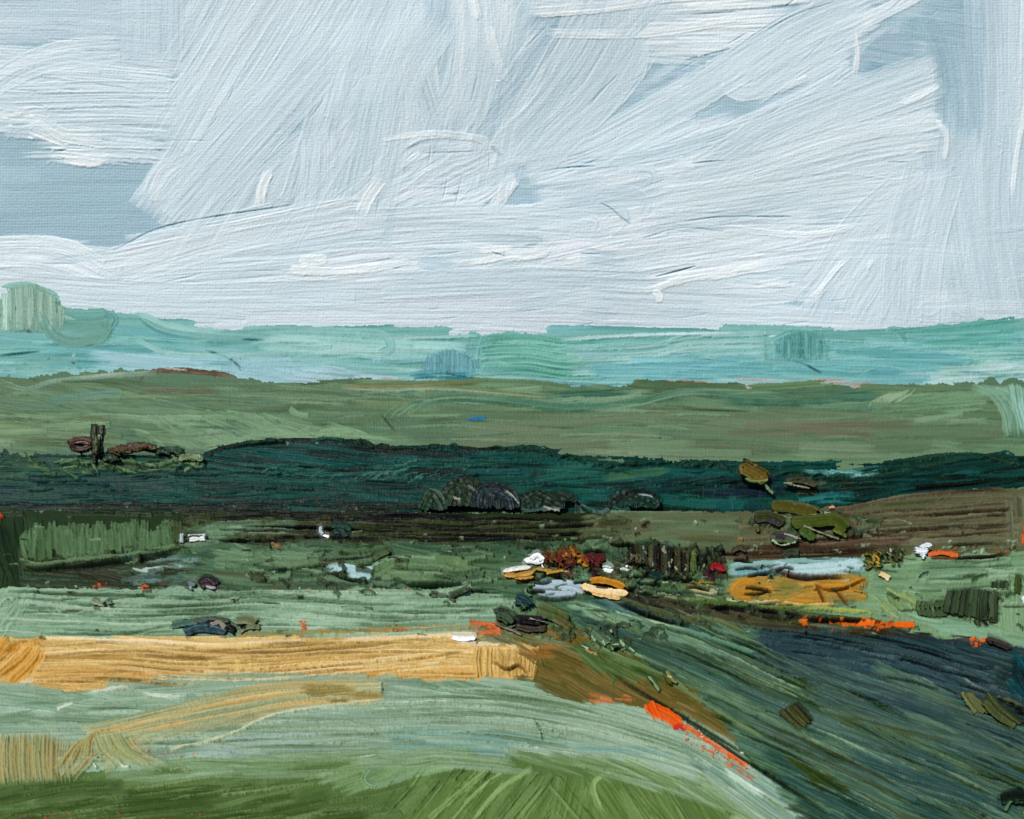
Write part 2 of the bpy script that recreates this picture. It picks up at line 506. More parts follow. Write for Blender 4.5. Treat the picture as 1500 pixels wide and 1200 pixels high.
# small cloud at left
h([(X0,70),(262,92),(262,238),(90,240),(50,205),(X0,178)], lambda x,y: 4 + (y-150)*.04, 15, 170, [L_, M_, (205,219,227)], cov=3.0, jit=3, amp=.6, th=1.0, lum=7, bead=.6)
for y0,y1,x1 in ((128,124,262),(141,140,263),(156,152,258),(168,170,262),(183,180,260),(199,196,258),(214,215,255),(228,230,252)):
    K.stroke([(random.uniform(0,60),y0),(150,(y0+y1)/2-2),(x1,y1)], 11, L_, c2=M_, amp=.8, th=1.3, bead=.9)
K.stroke([(-60,150),(20,96),(90,70),(182,62)], 20, (224,232,237), c2=L_, amp=.7, th=1.2, bead=.6, dry=.1)
K.stroke([(-20,140),(60,100),(180,82)], 22, L_, c2=M_, amp=.6, th=1.0)
K.stroke([(-40,175),(30,166),(70,160)], 12, W_, c2=L_, amp=.5, th=1.2, bead=.8)
K.stroke([(36,184),(60,178),(92,196),(150,200)], 17, W_, c2=L_, amp=.6, th=1.8, bead=1.0, tap=(6,0))
K.stroke([(44,192),(76,205),(100,214)], 10, (240,242,243), c2=W_, amp=.5, th=1.6, bead=.8)
K.stroke([(75,222),(110,226),(160,224)], 14, L_, c2=W_, amp=.5, th=1.4, bead=.8)
K.stroke([(96,236),(130,240),(162,233)], 12, (238,240,242), c2=W_, amp=.5, th=1.6, bead=.8)
K.crack([(78,222),(100,220)], 2.4, 1.2, DD)
K.specks([(0,160),(90,165),(120,240),(70,240),(0,190)], 26, 4, [W_, L_], h=1.4)
# upright patch
h([(182,-130),(280,-130),(278,96),(182,88)], 89, 30, 200, [(188,206,216), M_, B_], cov=2.8, order='x', jit=2, amp=.35, lum=5, th=.6)
# the great slanting strokes down to the left
c1=[L_,(205,219,227),(202,217,225),M_]
h([(275,-130),(560,-130),(500,40),(420,170),(235,335),(215,285),(262,200),(262,100)], -56, 44, 260, c1, cov=2.8, order='x', jit=4, amp=.45, lum=6, th=.9, bend=2)
for p in ([(420,-20),(330,110),(222,288)], [(360,-30),(300,90),(255,150)], [(470,-20),(400,110),(290,250)], [(520,10),(440,120),(340,240),(260,330)], [(455,10),(370,140),(240,295)]):
    K.stroke(p, random.uniform(34,52), L_, c2=M_, amp=.5, th=1.0, bead=.7, dry=.12, lum=7)
K.stroke([(450,50),(400,120),(345,175),(285,240)], 30, B_, c2=(188,206,220), amp=.35, th=.5, op=.75, bead=.2)
K.stroke([(220,290),(235,255),(262,235)], 24, L_, c2=W_, amp=.5, th=1.4, bead=1.0)
K.stroke([(222,292),(245,290),(262,278)], 7, L_, c2=W_, amp=.3, th=1.3, bead=.6)
h([(235,355),(250,330),(420,200),(500,190),(500,300),(380,335)], -50, 26, 120, [M_, B_, (190,207,217), L_], cov=2.6, jit=7, amp=.4, th=.7, lum=6)
# short hatched patch and white licks
for i in range(9):
    x=418+i*8; K.stroke([(x-16,158+i*3),(x+22,190+i*4)], 6, M_, c2=B_, amp=.8, th=1.1, bead=.7)
    K.crack([(x-14,160+i*3),(x+20,189+i*4)], 1.6, 1.0, DD, .5)
K.stroke([(381,306),(384,280),(397,246)], 15, (226,234,238), c2=W_, amp=.5, th=1.6, bead=.9, tap=(2,6))
K.stroke([(474,238),(484,215),(500,196)], 9, W_, c2=L_, amp=.4, th=1.4, bead=.8, tap=(4,0))
# near-upright fan, centre left
h([(440,-130),(620,-130),(600,40),(560,200),(510,320),(400,330),(420,250),(470,120)], -72, 30, 170, [L_, M_, (205,219,228), B_], cov=3.0, jit=7, amp=.5, th=.9, bend=4, order='y', lum=7)
h([(600,-130),(790,-130),(770,60),(690,200),(560,330),(520,210),(560,60)], lambda x,y: -82 + (x-640)*.12 + max(0,(y-150))*.08, 32, 190, [L_, M_, (208,221,229), B_], cov=3.0, jit=5, amp=.5, th=.9, bend=3, order='y', lum=7)
K.stroke([(700,-40),(696,60),(700,140),(735,60)][:3], 30, B_, c2=M_, amp=.4, th=.6, op=.8)
K.stroke([(740,-20),(738,40),(716,90)], 26, W_, c2=L_, amp=.6, th=1.1)
K.stroke([(600,40),(610,90),(640,190)], 34, M_, c2=L_, amp=.5, th=.8)
K.stroke([(650,-30),(640,30),(600,90)], 30, B_, c2=D_, amp=.4, th=.5, op=.8)
K.stroke([(810,60),(770,110),(720,165),(672,205)], 44, B_, c2=(176,198,211), amp=.3, th=.6, bead=.5, dry=.05)
# broad fan leaning right
for p,w,c in (([(950,60),(900,130),(800,225),(760,240)],50,M_), ([(900,10),(860,90),(790,190),(730,235)],54,M_), ([(860,-20),(830,60),(770,160),(735,225)],40,L_),
            ([(890,-10),(880,60),(830,140),(765,225)],40,(203,217,226)), ([(925,40),(905,90),(850,150)],34,L_), ([(845,30),(815,80),(775,150)],30,M_)):
    K.stroke(p, w, c, c2=L_, amp=.45, th=1.0, bead=.8, dry=.1)
h([(840,-20),(900,10),(950,110),(800,225),(745,235),(790,120)], -58, 26, 150, [M_, (203,217,226), B_], cov=1.2, jit=5, amp=.45, th=.9, bend=3)
K.stroke([(930,40),(945,75),(935,120)], 14, L_, c2=W_, amp=.6, th=1.3, bead=.8)
# white bars at the top right
h([(770,-130),(1300,-130),(1170,20),(1090,66),(930,66),(880,-10),(800,15)], -3, 16, 240, [W_, (226,233,238), L_], cov=3, jit=2, amp=.6, th=1.2, lum=6)
K.stroke([(775,10),(850,8),(900,-6)], 30, W_, c2=L_, amp=.5, th=1.1)
h([(925,62),(1090,55),(1040,95),(935,92)], 1, 13, 130, [L_, W_], cov=2.5, jit=2, amp=.5, th=1.0)
h([(948,92),(1040,92),(1020,130),(955,130)], 0, 18, 80, [D_, (168,190,205)], cov=2.4, jit=2, amp=.3, th=.5)
# long lifted band from top right
h([(1060,120),(1250,-30),(1300,-10),(1257,60),(1255,112),(1080,150)], -28, 24, 150, [L_, M_, (206,220,228)], cov=2.4, jit=4, amp=.45, th=.9)
K.stroke([(1330,-30),(1200,18),(1120,62),(1030,128),(985,150)], 40, M_, c2=L_, amp=.5, th=1.1, bead=1.0, dry=.1)
K.stroke([(1275,10),(1180,60),(1090,105),(1070,128),(1100,136),(1180,110)], 26, L_, c2=(206,219,227), amp=.5, th=1.1, bead=.6)
K.stroke([(1236,54),(1255,46),(1285,30)], 22, W_, c2=L_, amp=.5, th=1.4, bead=.9)
K.stroke([(1400,-40),(1330,0),(1250,40)], 22, W_, c2=L_, amp=.4, th=1.2)
# blue-grey hole
h([(1260,66),(1330,20),(1420,-130),(1500,-130),(1450,140),(1380,200),(1365,120),(1252,112)], 8, 26, 130, [D_, (166,189,203), DD], cov=2.6, jit=4, amp=.3, th=.4, lum=4, bead=.2)
h([(1375,130),(1460,100),(1440,235),(1400,215)], 80, 30, 120, [D_, (170,193,206)], cov=2.4, jit=6, amp=.25, th=.3, bead=.1)
K.stroke([(1257,62),(1256,90),(1252,118)], 8, L_, c2=M_, amp=.3, th=1.3, bead=.6)
# right upright strip
h([(1420,-130),(X1,-130),(X1,480),(1440,480),(1470,200)], 92, 36, 260, [B_, (190,208,219), M_], cov=2.6, jit=3, amp=.3, th=.6, lum=5, order='x')
K.stroke([(1502,0),(1498,150),(1486,230),(1480,296)], 14, L_, c2=W_, amp=.4, th=1.2, bead=.6, tap=(0,10))
K.stroke([(1500,160),(1488,230),(1482,290)], 7, W_, c2=L_, amp=.4, th=1.5, bead=.6, tap=(0,8))
K.stroke([(1443,198),(1456,230),(1454,262)], 9, W_, c2=L_, amp=.4, th=1.5, bead=.8, tap=(4,4))
# great fans, right of centre
def fang(x, y): return -27 + (y - 150) * .125 if y < 330 else -6
h([(1380,88),(1372,178),(1385,215),(1350,300),(1180,335),(800,330),(770,248),(960,180),(1090,150)], fang, 24, 260, [L_, M_, (206,219,227), (220,229,235)], cov=3.2, jit=3, amp=.6, th=1.0, bead=.7, bend=2)
for p,w,c,c2 in (([(1360,96),(1250,135),(1130,180),(1066,232)],40,M_,L_), ([(1376,128),(1270,170),(1150,215)],30,L_,W_), ([(1372,176),(1240,205),(1090,240)],30,L_,(218,228,234)),
               ([(1385,206),(1280,220),(1090,262)],26,M_,L_), ([(1340,232),(1200,262),(1010,290)],26,L_,M_), ([(960,160),(860,210),(770,236)],30,M_,L_),
               ([(1080,190),(960,225),(830,240)],22,M_,B_), ([(1340,285),(1210,300),(1060,330)],22,L_,W_), ([(1376,178),(1388,205),(1378,240)],16,L_,W_)):
    K.stroke(p, w, c, c2=c2, amp=.6, th=1.3, bead=1.0, dry=.12)
K.stroke([(1165,332),(1130,340),(1200,322),(1180,336)][:3], 14, D_, c2=DD, amp=.3, th=.3)
K.stroke([(1268,308),(1300,300),(1345,288)], 16, D_, c2=B_, amp=.3, th=.4)
K.stroke([(1320,290),(1340,280),(1352,272)], 10, W_, c2=L_, amp=.5, th=2.0, bead=1.0)
K.stroke([(1235,252),(1270,256),(1312,262)], 8, L_, c2=W_, th=1.7, amp=.6, bead=.8)
# white tangle, centre
h([(610,205),(720,200),(760,240),(750,310),(500,330),(480,300),(560,240)], -22, 18, 90, [L_, (216,226,232), M_], cov=3, jit=16, amp=.7, th=1.1, bead=.8, bend=7)
K.stroke([(560,320),(500,305),(540,270),(590,215)][1:], 24, L_, c2=W_, amp=.6, th=1.3)
K.stroke([(532,312),(560,270),(578,212)], 26, M_, c2=B_, amp=.4, th=.9)
K.stroke([(590,216),(630,200),(700,204),(722,222)], 10, W_, c2=L_, amp=.5, th=1.8, bead=.9)
K.stroke([(722,306),(738,285),(756,258)], 20, (234,239,242), c2=L_, amp=.5, th=1.6, bead=.8)
K.stroke([(640,300),(700,290),(740,262)], 20, L_, c2=W_, amp=.6, th=1.2)
K.stroke([(720,216),(728,222),(736,232)], 7, D_, c2=DD, amp=.2, th=.3)
# lower sky: long horizontals, rising at left
def lang(x, y):
    if x < 150 and y < 420: return 4
    if x < 520 and y < 420: return -12 + (y-300)*.06
    return -3 + (x - 700) * -.004
h([(X0,362),(60,356),(160,368),(330,318),(520,300),(760,316),(1180,322),(1340,300),(1180,440),(X0,470)], lang, 19, 250, [(199,215,222), (203,218,224), L_, M_, (218,228,234)], cov=3.4, jit=2.5, amp=.6, th=1.0, bead=.7, bend=1.5, lum=7)
for p,w in (([(-80,366),(30,358),(100,364),(150,392)],26), ([(-80,384),(60,380),(170,420)],30), ([(160,372),(300,342),(520,296)],17), ([(180,392),(330,350),(500,322)],20),
          ([(500,330),(640,318),(800,308)],20), ([(860,330),(1000,318),(1150,300)],18), ([(820,380),(960,360),(1130,352)],20), ([(880,400),(1040,380),(1180,366)],18)):
    K.stroke(p, w, (211,222,229), c2=W_, amp=.7, th=1.5, bead=1.0, dry=.1)
h([(780,330),(960,322),(1200,345),(1160,430),(960,440),(800,420)], -10, 14, 170, [W_, L_, (224,232,238)], cov=1.6, jit=3, amp=.7, th=1.4, bead=.9)
h([(X0,420),(1180,420),(1220,478),(1130,500),(X0,500)], 1, 22, 260, [(199,214,221), (206,217,224), (194,210,218)], cov=3.0, jit=2, amp=.45, th=.8, lum=5, bend=1)
h([(X0,470),(X1,440),(X1,640),(X0,640)], 1, 24, 260, [(199,214,221), (206,217,224)], cov=1.4, jit=2, amp=.4, th=.8, lum=5)
# broad sweep, lower right
h([(1350,280),(1440,260),(1470,480),(1180,480),(1170,440)], lambda x,y: 118 - (x-1200)*.10, 34, 190, [(203,217,226), (197,212,222), M_], cov=3.2, jit=4, amp=.35, th=.7, bead=.5, lum=5)
K.stroke([(1372,262),(1290,330),(1215,395),(1165,445)], 40, (204,218,227), c2=(212,223,231), amp=.4, th=1.1, bead=1.2, dry=.05)
K.stroke([(1190,440),(1230,395),(1262,360)], 12, W_, c2=L_, amp=.4, th=1.2, op=.8)
K.stroke([(1226,440),(1250,400),(1278,380)], 12, L_, c2=W_, amp=.4, th=1.1, op=.8)
h([(1375,200),(1440,190),(1500,300),(1500,470),(1380,470)], 86, 30, 190, [(190,208,218), (197,212,222), B_], cov=2.2, jit=4, amp=.3, th=.5, lum=5, order='x')
for p in ([(1388,220),(1384,290),(1378,340)], [(1410,200),(1418,280),(1440,360)]):
    K.stroke(p, 30, (188,206,217), c2=B_, amp=.3, th=.5, op=.85)
K.stroke([(1355,440),(1345,455),(1362,462),(1378,452)], 4, L_, c2=W_, th=1.4, amp=.3, bead=.8, dry=0)
K.stroke([(1380,436),(1400,458),(1418,466)], 4, L_, c2=W_, th=1.5, amp=.3, bead=.8, dry=0)
K.stroke([(1395,400),(1420,446)], 4, L_, c2=M_, th=1.2, amp=.3, bead=.5)
# licks of pure white
for p,w in (([(438,386),(462,384),(480,380)],17), ([(425,396),(500,398),(560,388)],11), ([(740,376),(775,374),(805,366)],17), ([(700,368),(730,366),(752,362)],9), ([(620,392),(700,384),(770,370)],9),
          ([(956,428),(966,434),(962,444)],11), ([(900,424),(956,424),(1010,402)],9), ([(1280,380),(1270,395)],6), ([(500,400),(430,402)],6), ([(1000,10),(1080,6),(1190,-4)],18)):
    K.stroke(p, w, (236,241,242), c2=W_, amp=.5, th=1.9, bead=1.0, tap=(5,5), lum=5)
K.stroke([(612,386),(640,388),(668,396)], 20, (176,200,212), c2=B_, amp=.3, th=.4)
K.stroke([(850,378),(920,384),(980,372)], 30, (186,206,218), c2=M_, amp=.4, th=.5, op=.7)
# hooks where the brush turned
for cx,cy,r0 in ((950,262,22),(930,300,30),(905,320,24),(868,330,16)):
    for k in range(5):
        q=r0-k*4
        if q<4: break
        K.stroke([(cx-q*2.4,cy-q*.7),(cx,cy-q*.8),(cx+q*.7,cy),(cx+q*.3,cy+q*.8)], 5, L_, c2=M_, amp=.6, th=1.2, bead=.7, lum=9)
# grooves
for p in ([(792,252),(830,246),(872,244)], [(1014,240),(1040,237),(1064,236)], [(880,298),(895,306),(908,318)], [(1000,325),(1060,318),(1160,318)], [(1200,325),(1290,314)],
        [(850,372),(880,372)], [(960,406),(1020,390)], [(720,370),(742,376)], [(1000,313),(1060,312)], [(1300,238),(1330,238)], [(1220,48),(1165,100)][:2], [(905,110),(865,155)],
        [(770,360),(790,358)], [(700,112),(690,150)], [(1110,52),(1165,22),(1225,2)], [(1000,128),(1015,122)], [(900,312),(925,330)], [(940,350),(1000,334),(1060,340)],
        [(180,360),(250,330),(430,300)], [(620,225),(700,222)], [(1010,22),(1080,18)], [(1000,90),(1070,72)]):
    K.crack(p, 2.0, 1.0, DD, .5)
def sang(x, y):
    if y > 330: return -4
    if x < 270: return 3
    if x < 520: return -55
    if x < 760: return -80
    if x < 900 and y < 240: return -56
    return fang(x, y) if x < 1380 else 90
for _ in range(120):        # fine ridges left by the bristles
    x,y=random.uniform(0,1500),random.uniform(0,480)
    if x<260 and 230<y<360: continue
    a=math.radians(sang(x,y)+random.gauss(0,4)); l=random.uniform(10,60)
    K.crack([(x,y),(x+l*math.cos(a)*.5+.5,y+l*math.sin(a)*.5+.5),(x+l*math.cos(a),y+l*math.sin(a))], 1.6, random.uniform(.4,1.2), B_, .5)
for p,w,c,c2 in (([(1390,60),(1400,150),(1396,225)],40,D_,(168,192,204)),([(1424,-60),(1430,90),(1436,200)],34,(172,195,206),B_),([(1270,120),(1330,96),(1400,70)],22,(164,189,201),D_),([(1250,112),(1262,70),(1300,40)],12,M_,L_),
        ([(1450,-80),(1456,120),(1452,300)],30,B_,M_),([(1350,20),(1380,90),(1384,170)],30,(163,188,200),DD)):
    K.stroke(p, w, c, c2=c2, amp=.35, th=.5, dry=.8, op=.8, mix=.25, bead=.2)
SL=dict(var=.35, lum=6, amp=.42, th=1.0, bead=1.7, mix=.12, dry=.35, op=.85, soft=30)
for p,w,c,c2 in (([(226,-60),(228,20),(226,88)],84,(190,208,218),M_), ([(560,-60),(470,80),(350,210),(250,320)],84,L_,M_), ([(420,-60),(340,60),(250,210)],70,(200,216,223),L_),
        ([(480,90),(400,180),(300,290),(262,330)],60,(190,207,216),M_), ([(640,20),(585,110),(560,210),(540,300)],80,L_,M_), ([(590,-40),(540,70),(505,180)],70,M_,L_),
        ([(690,-60),(700,40),(690,130),(660,190)],72,(203,218,225),W_), ([(900,-40),(895,60),(830,160),(756,236)],96,(193,210,218),M_), ([(936,50),(880,140),(790,226)],60,M_,L_),
        ([(1150,60),(1060,110),(960,170),(860,226)],56,(196,213,220),L_), ([(1262,30),(1180,66),(1095,128)],66,(199,215,222),L_), ([(1378,110),(1260,150),(1120,206),(1030,262)],66,(193,210,218),L_),
        ([(1376,190),(1240,212),(1080,262),(960,280)],60,L_,W_), ([(1330,262),(1180,284),(960,316)],54,(200,217,223),W_), ([(1345,292),(1280,350),(1216,440)],104,(200,215,222),L_),
        ([(1430,190),(1424,320),(1450,470)],110,(190,207,216),M_), ([(1370,250),(1340,360),(1330,470)],90,(197,212,220),M_), ([(520,330),(700,322),(880,332)],44,L_,M_), ([(180,400),(340,352),(520,318)],42,(201,216,223),W_),
        ([(560,420),(760,412),(960,420)],40,(196,212,220),M_), ([(20,420),(260,436),(520,430)],44,(200,215,222),L_), ([(900,380),(1060,360),(1200,330)],40,L_,W_)):
    K.stroke(p, w, c, c2=c2, **SL)
for p,w in (([(560,205),(640,196),(716,204)],8),([(1372,176),(1386,200),(1382,236)],9),([(1250,40),(1256,80),(1252,110)],7),([(1376,126),(1350,140),(1320,152)],9),([(60,186),(100,206),(160,214)],9),([(84,226),(150,234)],8),
        ([(560,262),(540,292),(528,318)],18),([(384,300),(386,276),(396,252)],12),([(718,300),(738,282),(754,260)],16),([(430,396),(520,398),(600,384)],10),([(740,374),(775,374),(806,366)],15),([(440,384),(462,382),(480,380)],15),
        ([(1060,335),(1180,345),(1260,330)],10),([(960,420),(1100,392),(1180,380)],9),([(1190,440),(1220,400),(1250,372)],8),([(780,20),(900,10),(1000,-6)],16),([(800,50),(940,50),(1080,30)],14),([(716,40),(730,90),(744,120)],14),([(690,-10),(700,30)],16)):
    K.stroke(p, w, W_, c2=(232,238,240), amp=.5, th=1.7, bead=1.2, dry=.5, tap=(4,6))
for p in ([(792,252),(830,246),(872,244)], [(1014,240),(1040,237),(1064,236)], [(880,298),(895,306),(908,318)], [(1000,325),(1060,318),(1160,318)], [(905,110),(880,135),(862,156)],[(165,368),(250,330),(430,300)],[(960,406),(1020,390)],[(700,112),(690,150)]):
    K.crack(p, 2.0, 1.0, DD, .5)
for _ in range(85):        # thin scumbles of lighter and bluer paint
    x,y=random.uniform(-80,1560),random.uniform(-60,480)
    if x<270 and 210<y<365: continue
    if 1250<x<1430 and y<200: continue
    a=math.radians(sang(x,y)+random.gauss(0,4)); l=random.uniform(60,200)
    K.stroke([(x-l/2*math.cos(a),y-l/2*math.sin(a)),(x+random.uniform(-3,3),y+random.uniform(-3,3)),(x+l/2*math.cos(a),y+l/2*math.sin(a))], random.uniform(8,34), random.choice([B_,M_,L_,W_,(190,208,217)]), c2=M_, amp=.5, th=.8, dry=1.2, op=.55, mix=.35, bead=.4)
for _ in range(90):
    x,y=random.uniform(0,1500),random.uniform(0,470)
    if x<260 and 230<y<360: continue
    K.specks([(x-8,y-6),(x+8,y-6),(x+8,y+6),(x-8,y+6)], 3, 1.6, [L_, W_, B_], h=1.3)

# ================================================================== FAR HILLS
def above(pts):      # closes a ridge line into a polygon reaching down
    return [(X0-5, pts[0][1])] + list(pts) + [(X1+5, pts[-1][1]), (X1+5, 2000), (X0-5, 2000)]
fr=[(X0,455),(0,455),(60,458),(160,454),(205,460),(260,478),(340,490),(400,486),(480,483),(500,478),(560,488),(600,497),(700,490),(770,488),(820,499),(900,494),(1000,487),(1130,495),(1210,492),(1300,485),(1312,480),(1400,474),(1490,466),(X1,470)]
FH = Raster(X0, 380, X1, 640, col=(125,180,176), th=.5)
T1=(118,172,164); T2=(106,160,158); T3=(142,188,182); T4=(152,188,197); T5=(174,204,200); T6=(96,148,148)
FH.flood(above(fr), T1, wob=3.5)
FH.soft, FH.bk, FH.mk, FH.lk = 18, .8, .1, 1.4
h=FH.hatch
h([(X0,470),(X1,490),(X1,640),(X0,640)], 1, 18, 220, [T1,T2,T3,(125,178,184)], cov=2.5, jit=2, amp=.5, th=.7, lum=8)
h([(X0,466),(160,462),(230,490),(420,500),(420,545),(X0,530)], 2, 15, 150, [T1,(104,168,166),(96,160,164)], cov=2.5, jit=3, amp=.5, th=.8, lum=8)
h([(130,518),(520,522),(560,575),(300,560),(60,545)], 4, 14, 190, [T4,(140,186,196),(158,196,206)], cov=2.4, jit=2, amp=.4, th=.7, lum=7)
h([(340,492),(480,484),(600,498),(690,495),(690,530),(400,520)], 1, 14, 160, [T5,T3,(160,202,196)], cov=2.8, jit=2, amp=.6, th=.9, lum=8)
h([(400,520),(690,528),(690,552),(480,556)], 2, 12, 130, [T3,(138,190,192),T1], cov=2.4, jit=2, amp=.5, th=.8, lum=8)
FH.stroke([(206,462),(240,482),(300,492),(380,494)], 20, T2, c2=T3, amp=.7, th=1.1)
FH.stroke([(200,458),(250,478),(330,488)], 9, T5, c2=T3, amp=.6, th=1.1)
FH.stroke([(350,486),(420,484),(500,488),(560,492),(572,510),(555,520)], 15, T3, c2=T2, amp=.7, th=1.1, bead=.8)
FH.stroke([(0,490),(70,494),(150,480)], 26, T2, c2=T1, amp=.5, th=.9)
h([(702,494),(770,492),(820,505),(900,500),(905,545),(860,556),(702,548)], lambda x,y: 3+5*math.sin((x-720)/30.), 15, 150, [(104,168,154),(112,176,162),(98,160,150)], cov=3.0, jit=2, amp=.8, th=1.2, lum=10)
for y in range(498,550,8): FH.stroke([(704,y),(770,y-2),(830,y+6),(900,y+4)], 12, [(98,162,146),(108,172,156),(90,152,140)][y%3], c2=(124,182,166), amp=.9, th=1.4, dry=.25, mix=.08)
FH.stroke([(702,548),(704,510),(712,492)], 7, (92,158,148), c2=T1, amp=.4, th=1.2)
h([(820,500),(1130,494),(1130,545),(860,545)], -3, 14, 170, [T3,T1,(148,196,196)], cov=2.4, jit=3, amp=.7, th=1.0, lum=9)
for y in (508,518,527,537,545): FH.stroke([(830,y+4),(950,y),(1010,y-14),(1120,y-18)], 8, T3, c2=T5, amp=.8, th=1.2, bead=.7)
h([(850,535),(1150,520),(1150,570),(860,566)], 0, 13, 150, [(122,180,184),(112,170,176)], cov=2.4, jit=2, amp=.5, th=.8)
h([(1120,500),(1500,490),(1380,550),(1130,565)], 1, 16, 180, [(112,172,172),(120,180,182),(106,164,168)], cov=2.6, jit=2, amp=.5, th=.8)
h([(1310,482),(1495,470),(1495,505),(1320,508)], -3, 13, 150, [(108,172,160),(98,162,154)], cov=2.8, jit=2, amp=.6, th=1.0)
h([(1360,536),(1500,530),(X1,530),(X1,580),(1350,568)], -3, 10, 120, [(190,212,214),T5,(150,186,176)], cov=2.6, jit=3, amp=.6, th=1.0)
FH.stroke([(1300,484),(1318,492),(1326,504)], 8, (96,150,144), c2=T1, amp=.7, th=1.4, bead=1)
h([(300,540),(560,540),(620,575),(500,585)], 6, 9, 120, [(176,200,208),T4], cov=2, jit=2, amp=.5, th=1.0)
h([(600,545),(700,545),(700,558),(600,558)], 2, 6, 60, [(52,120,132),(70,140,150)], cov=3, jit=3, amp=.6, th=.9)
h([(500,558),(700,555),(700,568),(500,568)], 0, 5, 60, [(190,205,205),(160,150,130)], cov=2, jit=3, amp=.5, th=.9)
h([(860,558),(1300,556),(1300,572),(860,572)], 0, 6, 70, [(168,200,200),T3,(180,150,140)], cov=1.6, jit=3, amp=.6, th=.9)
for p in ([(302,514),(335,526),(354,540)], [(0,522),(60,516)], [(1165,531),(1180,536),(1205,548)], [(355,498),(390,500)], [(760,562),(800,568)]):
    FH.crack(p, 2.2, 1.8, (52,96,100), .8)
for p,w,c,c2 in (([(0,424),(40,418),(90,436)],10,(150,186,170),T1),([(150,458),(170,470),(150,500)],8,T2,T6),([(1300,488),(1420,476),(1492,468)],7,(88,152,142),T1),([(1130,500),(1160,488),(1205,492)],9,(108,168,160),T1),
        ([(560,494),(640,496),(700,494)],6,T5,T3),([(820,500),(920,493),(1080,490)],6,T5,(196,216,220)),([(200,500),(260,520),(420,524)],9,T3,T5),([(600,552),(650,548),(696,552)],5,(60,120,136),(90,150,160))):
    FH.stroke(p, w, c, c2=c2, amp=.9, th=1.3, bead=.9)
for _ in range(90):
    x,y=random.uniform(-60,1500),random.uniform(498,556); l=random.uniform(40,160)
    FH.stroke([(x,y),(x+l/2,y+random.uniform(-4,4)),(x+l,y+random.uniform(-4,4))], random.uniform(2.5,7), random.choice([T3,T5,T2,T6,T4,(120,186,180)]), c2=T3, amp=.7, th=1.1, dry=.6, op=.75, bead=.8)
FH.specks([(298,510),(360,520),(356,545),(310,530)], 18, 2.2, [(84,130,136),(130,176,184)], h=1.6)
FH.specks([(0,535),(120,520),(130,560),(0,566)], 40, 2.6, [(110,140,120),(150,180,170),(90,100,70)], h=1.4)

# ================================================================== MIDDLE HILLS
mr_=[(X0,556),(-20,556),(30,560),(60,550),(120,545),(230,541),(340,548),(400,562),(470,572),(510,570),(530,562),(620,560),(700,562),(800,568),(900,566),(1000,560),(1060,568),(1100,574),(1180,570),(1300,567),(1400,562),(1450,556),(X1,556)]
MH = Raster(X0, 510, X1, 740, col=(104,124,92), th=.4)
O1=(92,120,96); O2=(110,138,106); O3=(82,104,78); O4=(104,120,94); O5=(122,152,122); O6=(88,130,110); O7=(74,112,94)
MH.flood(above(mr_), O1, wob=4)
MH.soft, MH.bk, MH.mk, MH.lk = 22, .8, .12, 1.4
h=MH.hatch
h([(X0,556),(X1,566),(X1,740),(X0,740)], lambda x,y: 2+3*math.sin(x/110.), 15, 220, [O1,O2,O3,(108,134,100)], cov=2.6, jit=2.5, amp=.5, th=.7, lum=7)
h([(X0,560),(330,548),(560,575),(600,620),(300,640),(X0,640)], lambda x,y: 4+4*math.sin(x/90.), 12, 170, [O2,O1,(96,124,96),O3], cov=2.4, jit=4, amp=.6, th=.8, lum=8)
h([(X0,610),(160,612),(200,650),(X0,664)], 3, 10, 150, [O2,(126,152,112),(98,116,84)], cov=3, jit=2, amp=.9, th=1.1, lum=12)
h([(150,610),(420,600),(560,640),(320,660),(230,655)], 14, 9, 90, [O5,O2,(120,152,118)], cov=2.4, jit=7, amp=.8, th=1.0, lum=10, bend=5)
h([(560,570),(900,575),(1300,575),(1300,600),(1000,600),(780,600),(600,590)], lambda x,y: 1+5*math.cos((x-600)/75.), 11, 150, [O6,O5,O7], cov=2.6, jit=3, amp=.7, th=.9, lum=9)
h([(560,600),(840,600),(1100,606),(1400,600),(1500,640),(1300,690),(900,680),(600,650)], lambda x,y: 1+3*math.sin(x/80.), 17, 190, [O4,(98,122,96),(108,124,98),(94,116,90)], cov=2.8, jit=2, amp=.3, th=.35, lum=5)
h([(1060,622),(1340,622),(1340,640),(1060,640)], 1, 11, 140, [(112,110,90),O4], cov=2.4, jit=2, amp=.3, th=.4, lum=5)
h([(1250,585),(1460,575),(1440,640),(1300,610)], -4, 10, 120, [O5,O2,(112,148,112)], cov=2.4, jit=4, amp=.7, th=.9)
h([(860,650),(1300,655),(1420,640),(1420,690),(1000,700),(830,670)], 2, 13, 160, [(110,136,108),(120,138,110),O2], cov=2.2, jit=4, amp=.35, th=.45, lum=6)
h([(500,575),(800,580),(840,598),(520,600)], 3, 12, 120, [(110,130,96),O1], cov=2, jit=3, amp=.5, th=.7)
MH.stroke([(590,598),(660,584),(760,592),(840,600),(930,592),(1010,576),(1140,582)], 13, O6, c2=O5, amp=.8, th=1.2, bead=.8)
MH.stroke([(500,568),(560,572),(640,570),(800,582)], 9, (116,134,96), c2=(150,160,130), amp=.7, th=1.1)
for x in (560,572,584,596): MH.stroke([(x,618-(x-560)*.3),(x+10,604),(x+28,592)], 4, O5, c2=O6, amp=.5, th=1.3, bead=.6)
for i in range(8): MH.stroke([(1272+i*6,598-i),(1282+i*7,588-i),(1306+i*5,578-i)], 3.6, (168,186,158), c2=O5, amp=.4, th=1.5, bead=.6)
MH.stroke([(200,560),(225,545),(300,548),(345,552)], 6, (120,100,80), c2=(90,70,56), amp=.4, th=1.2)
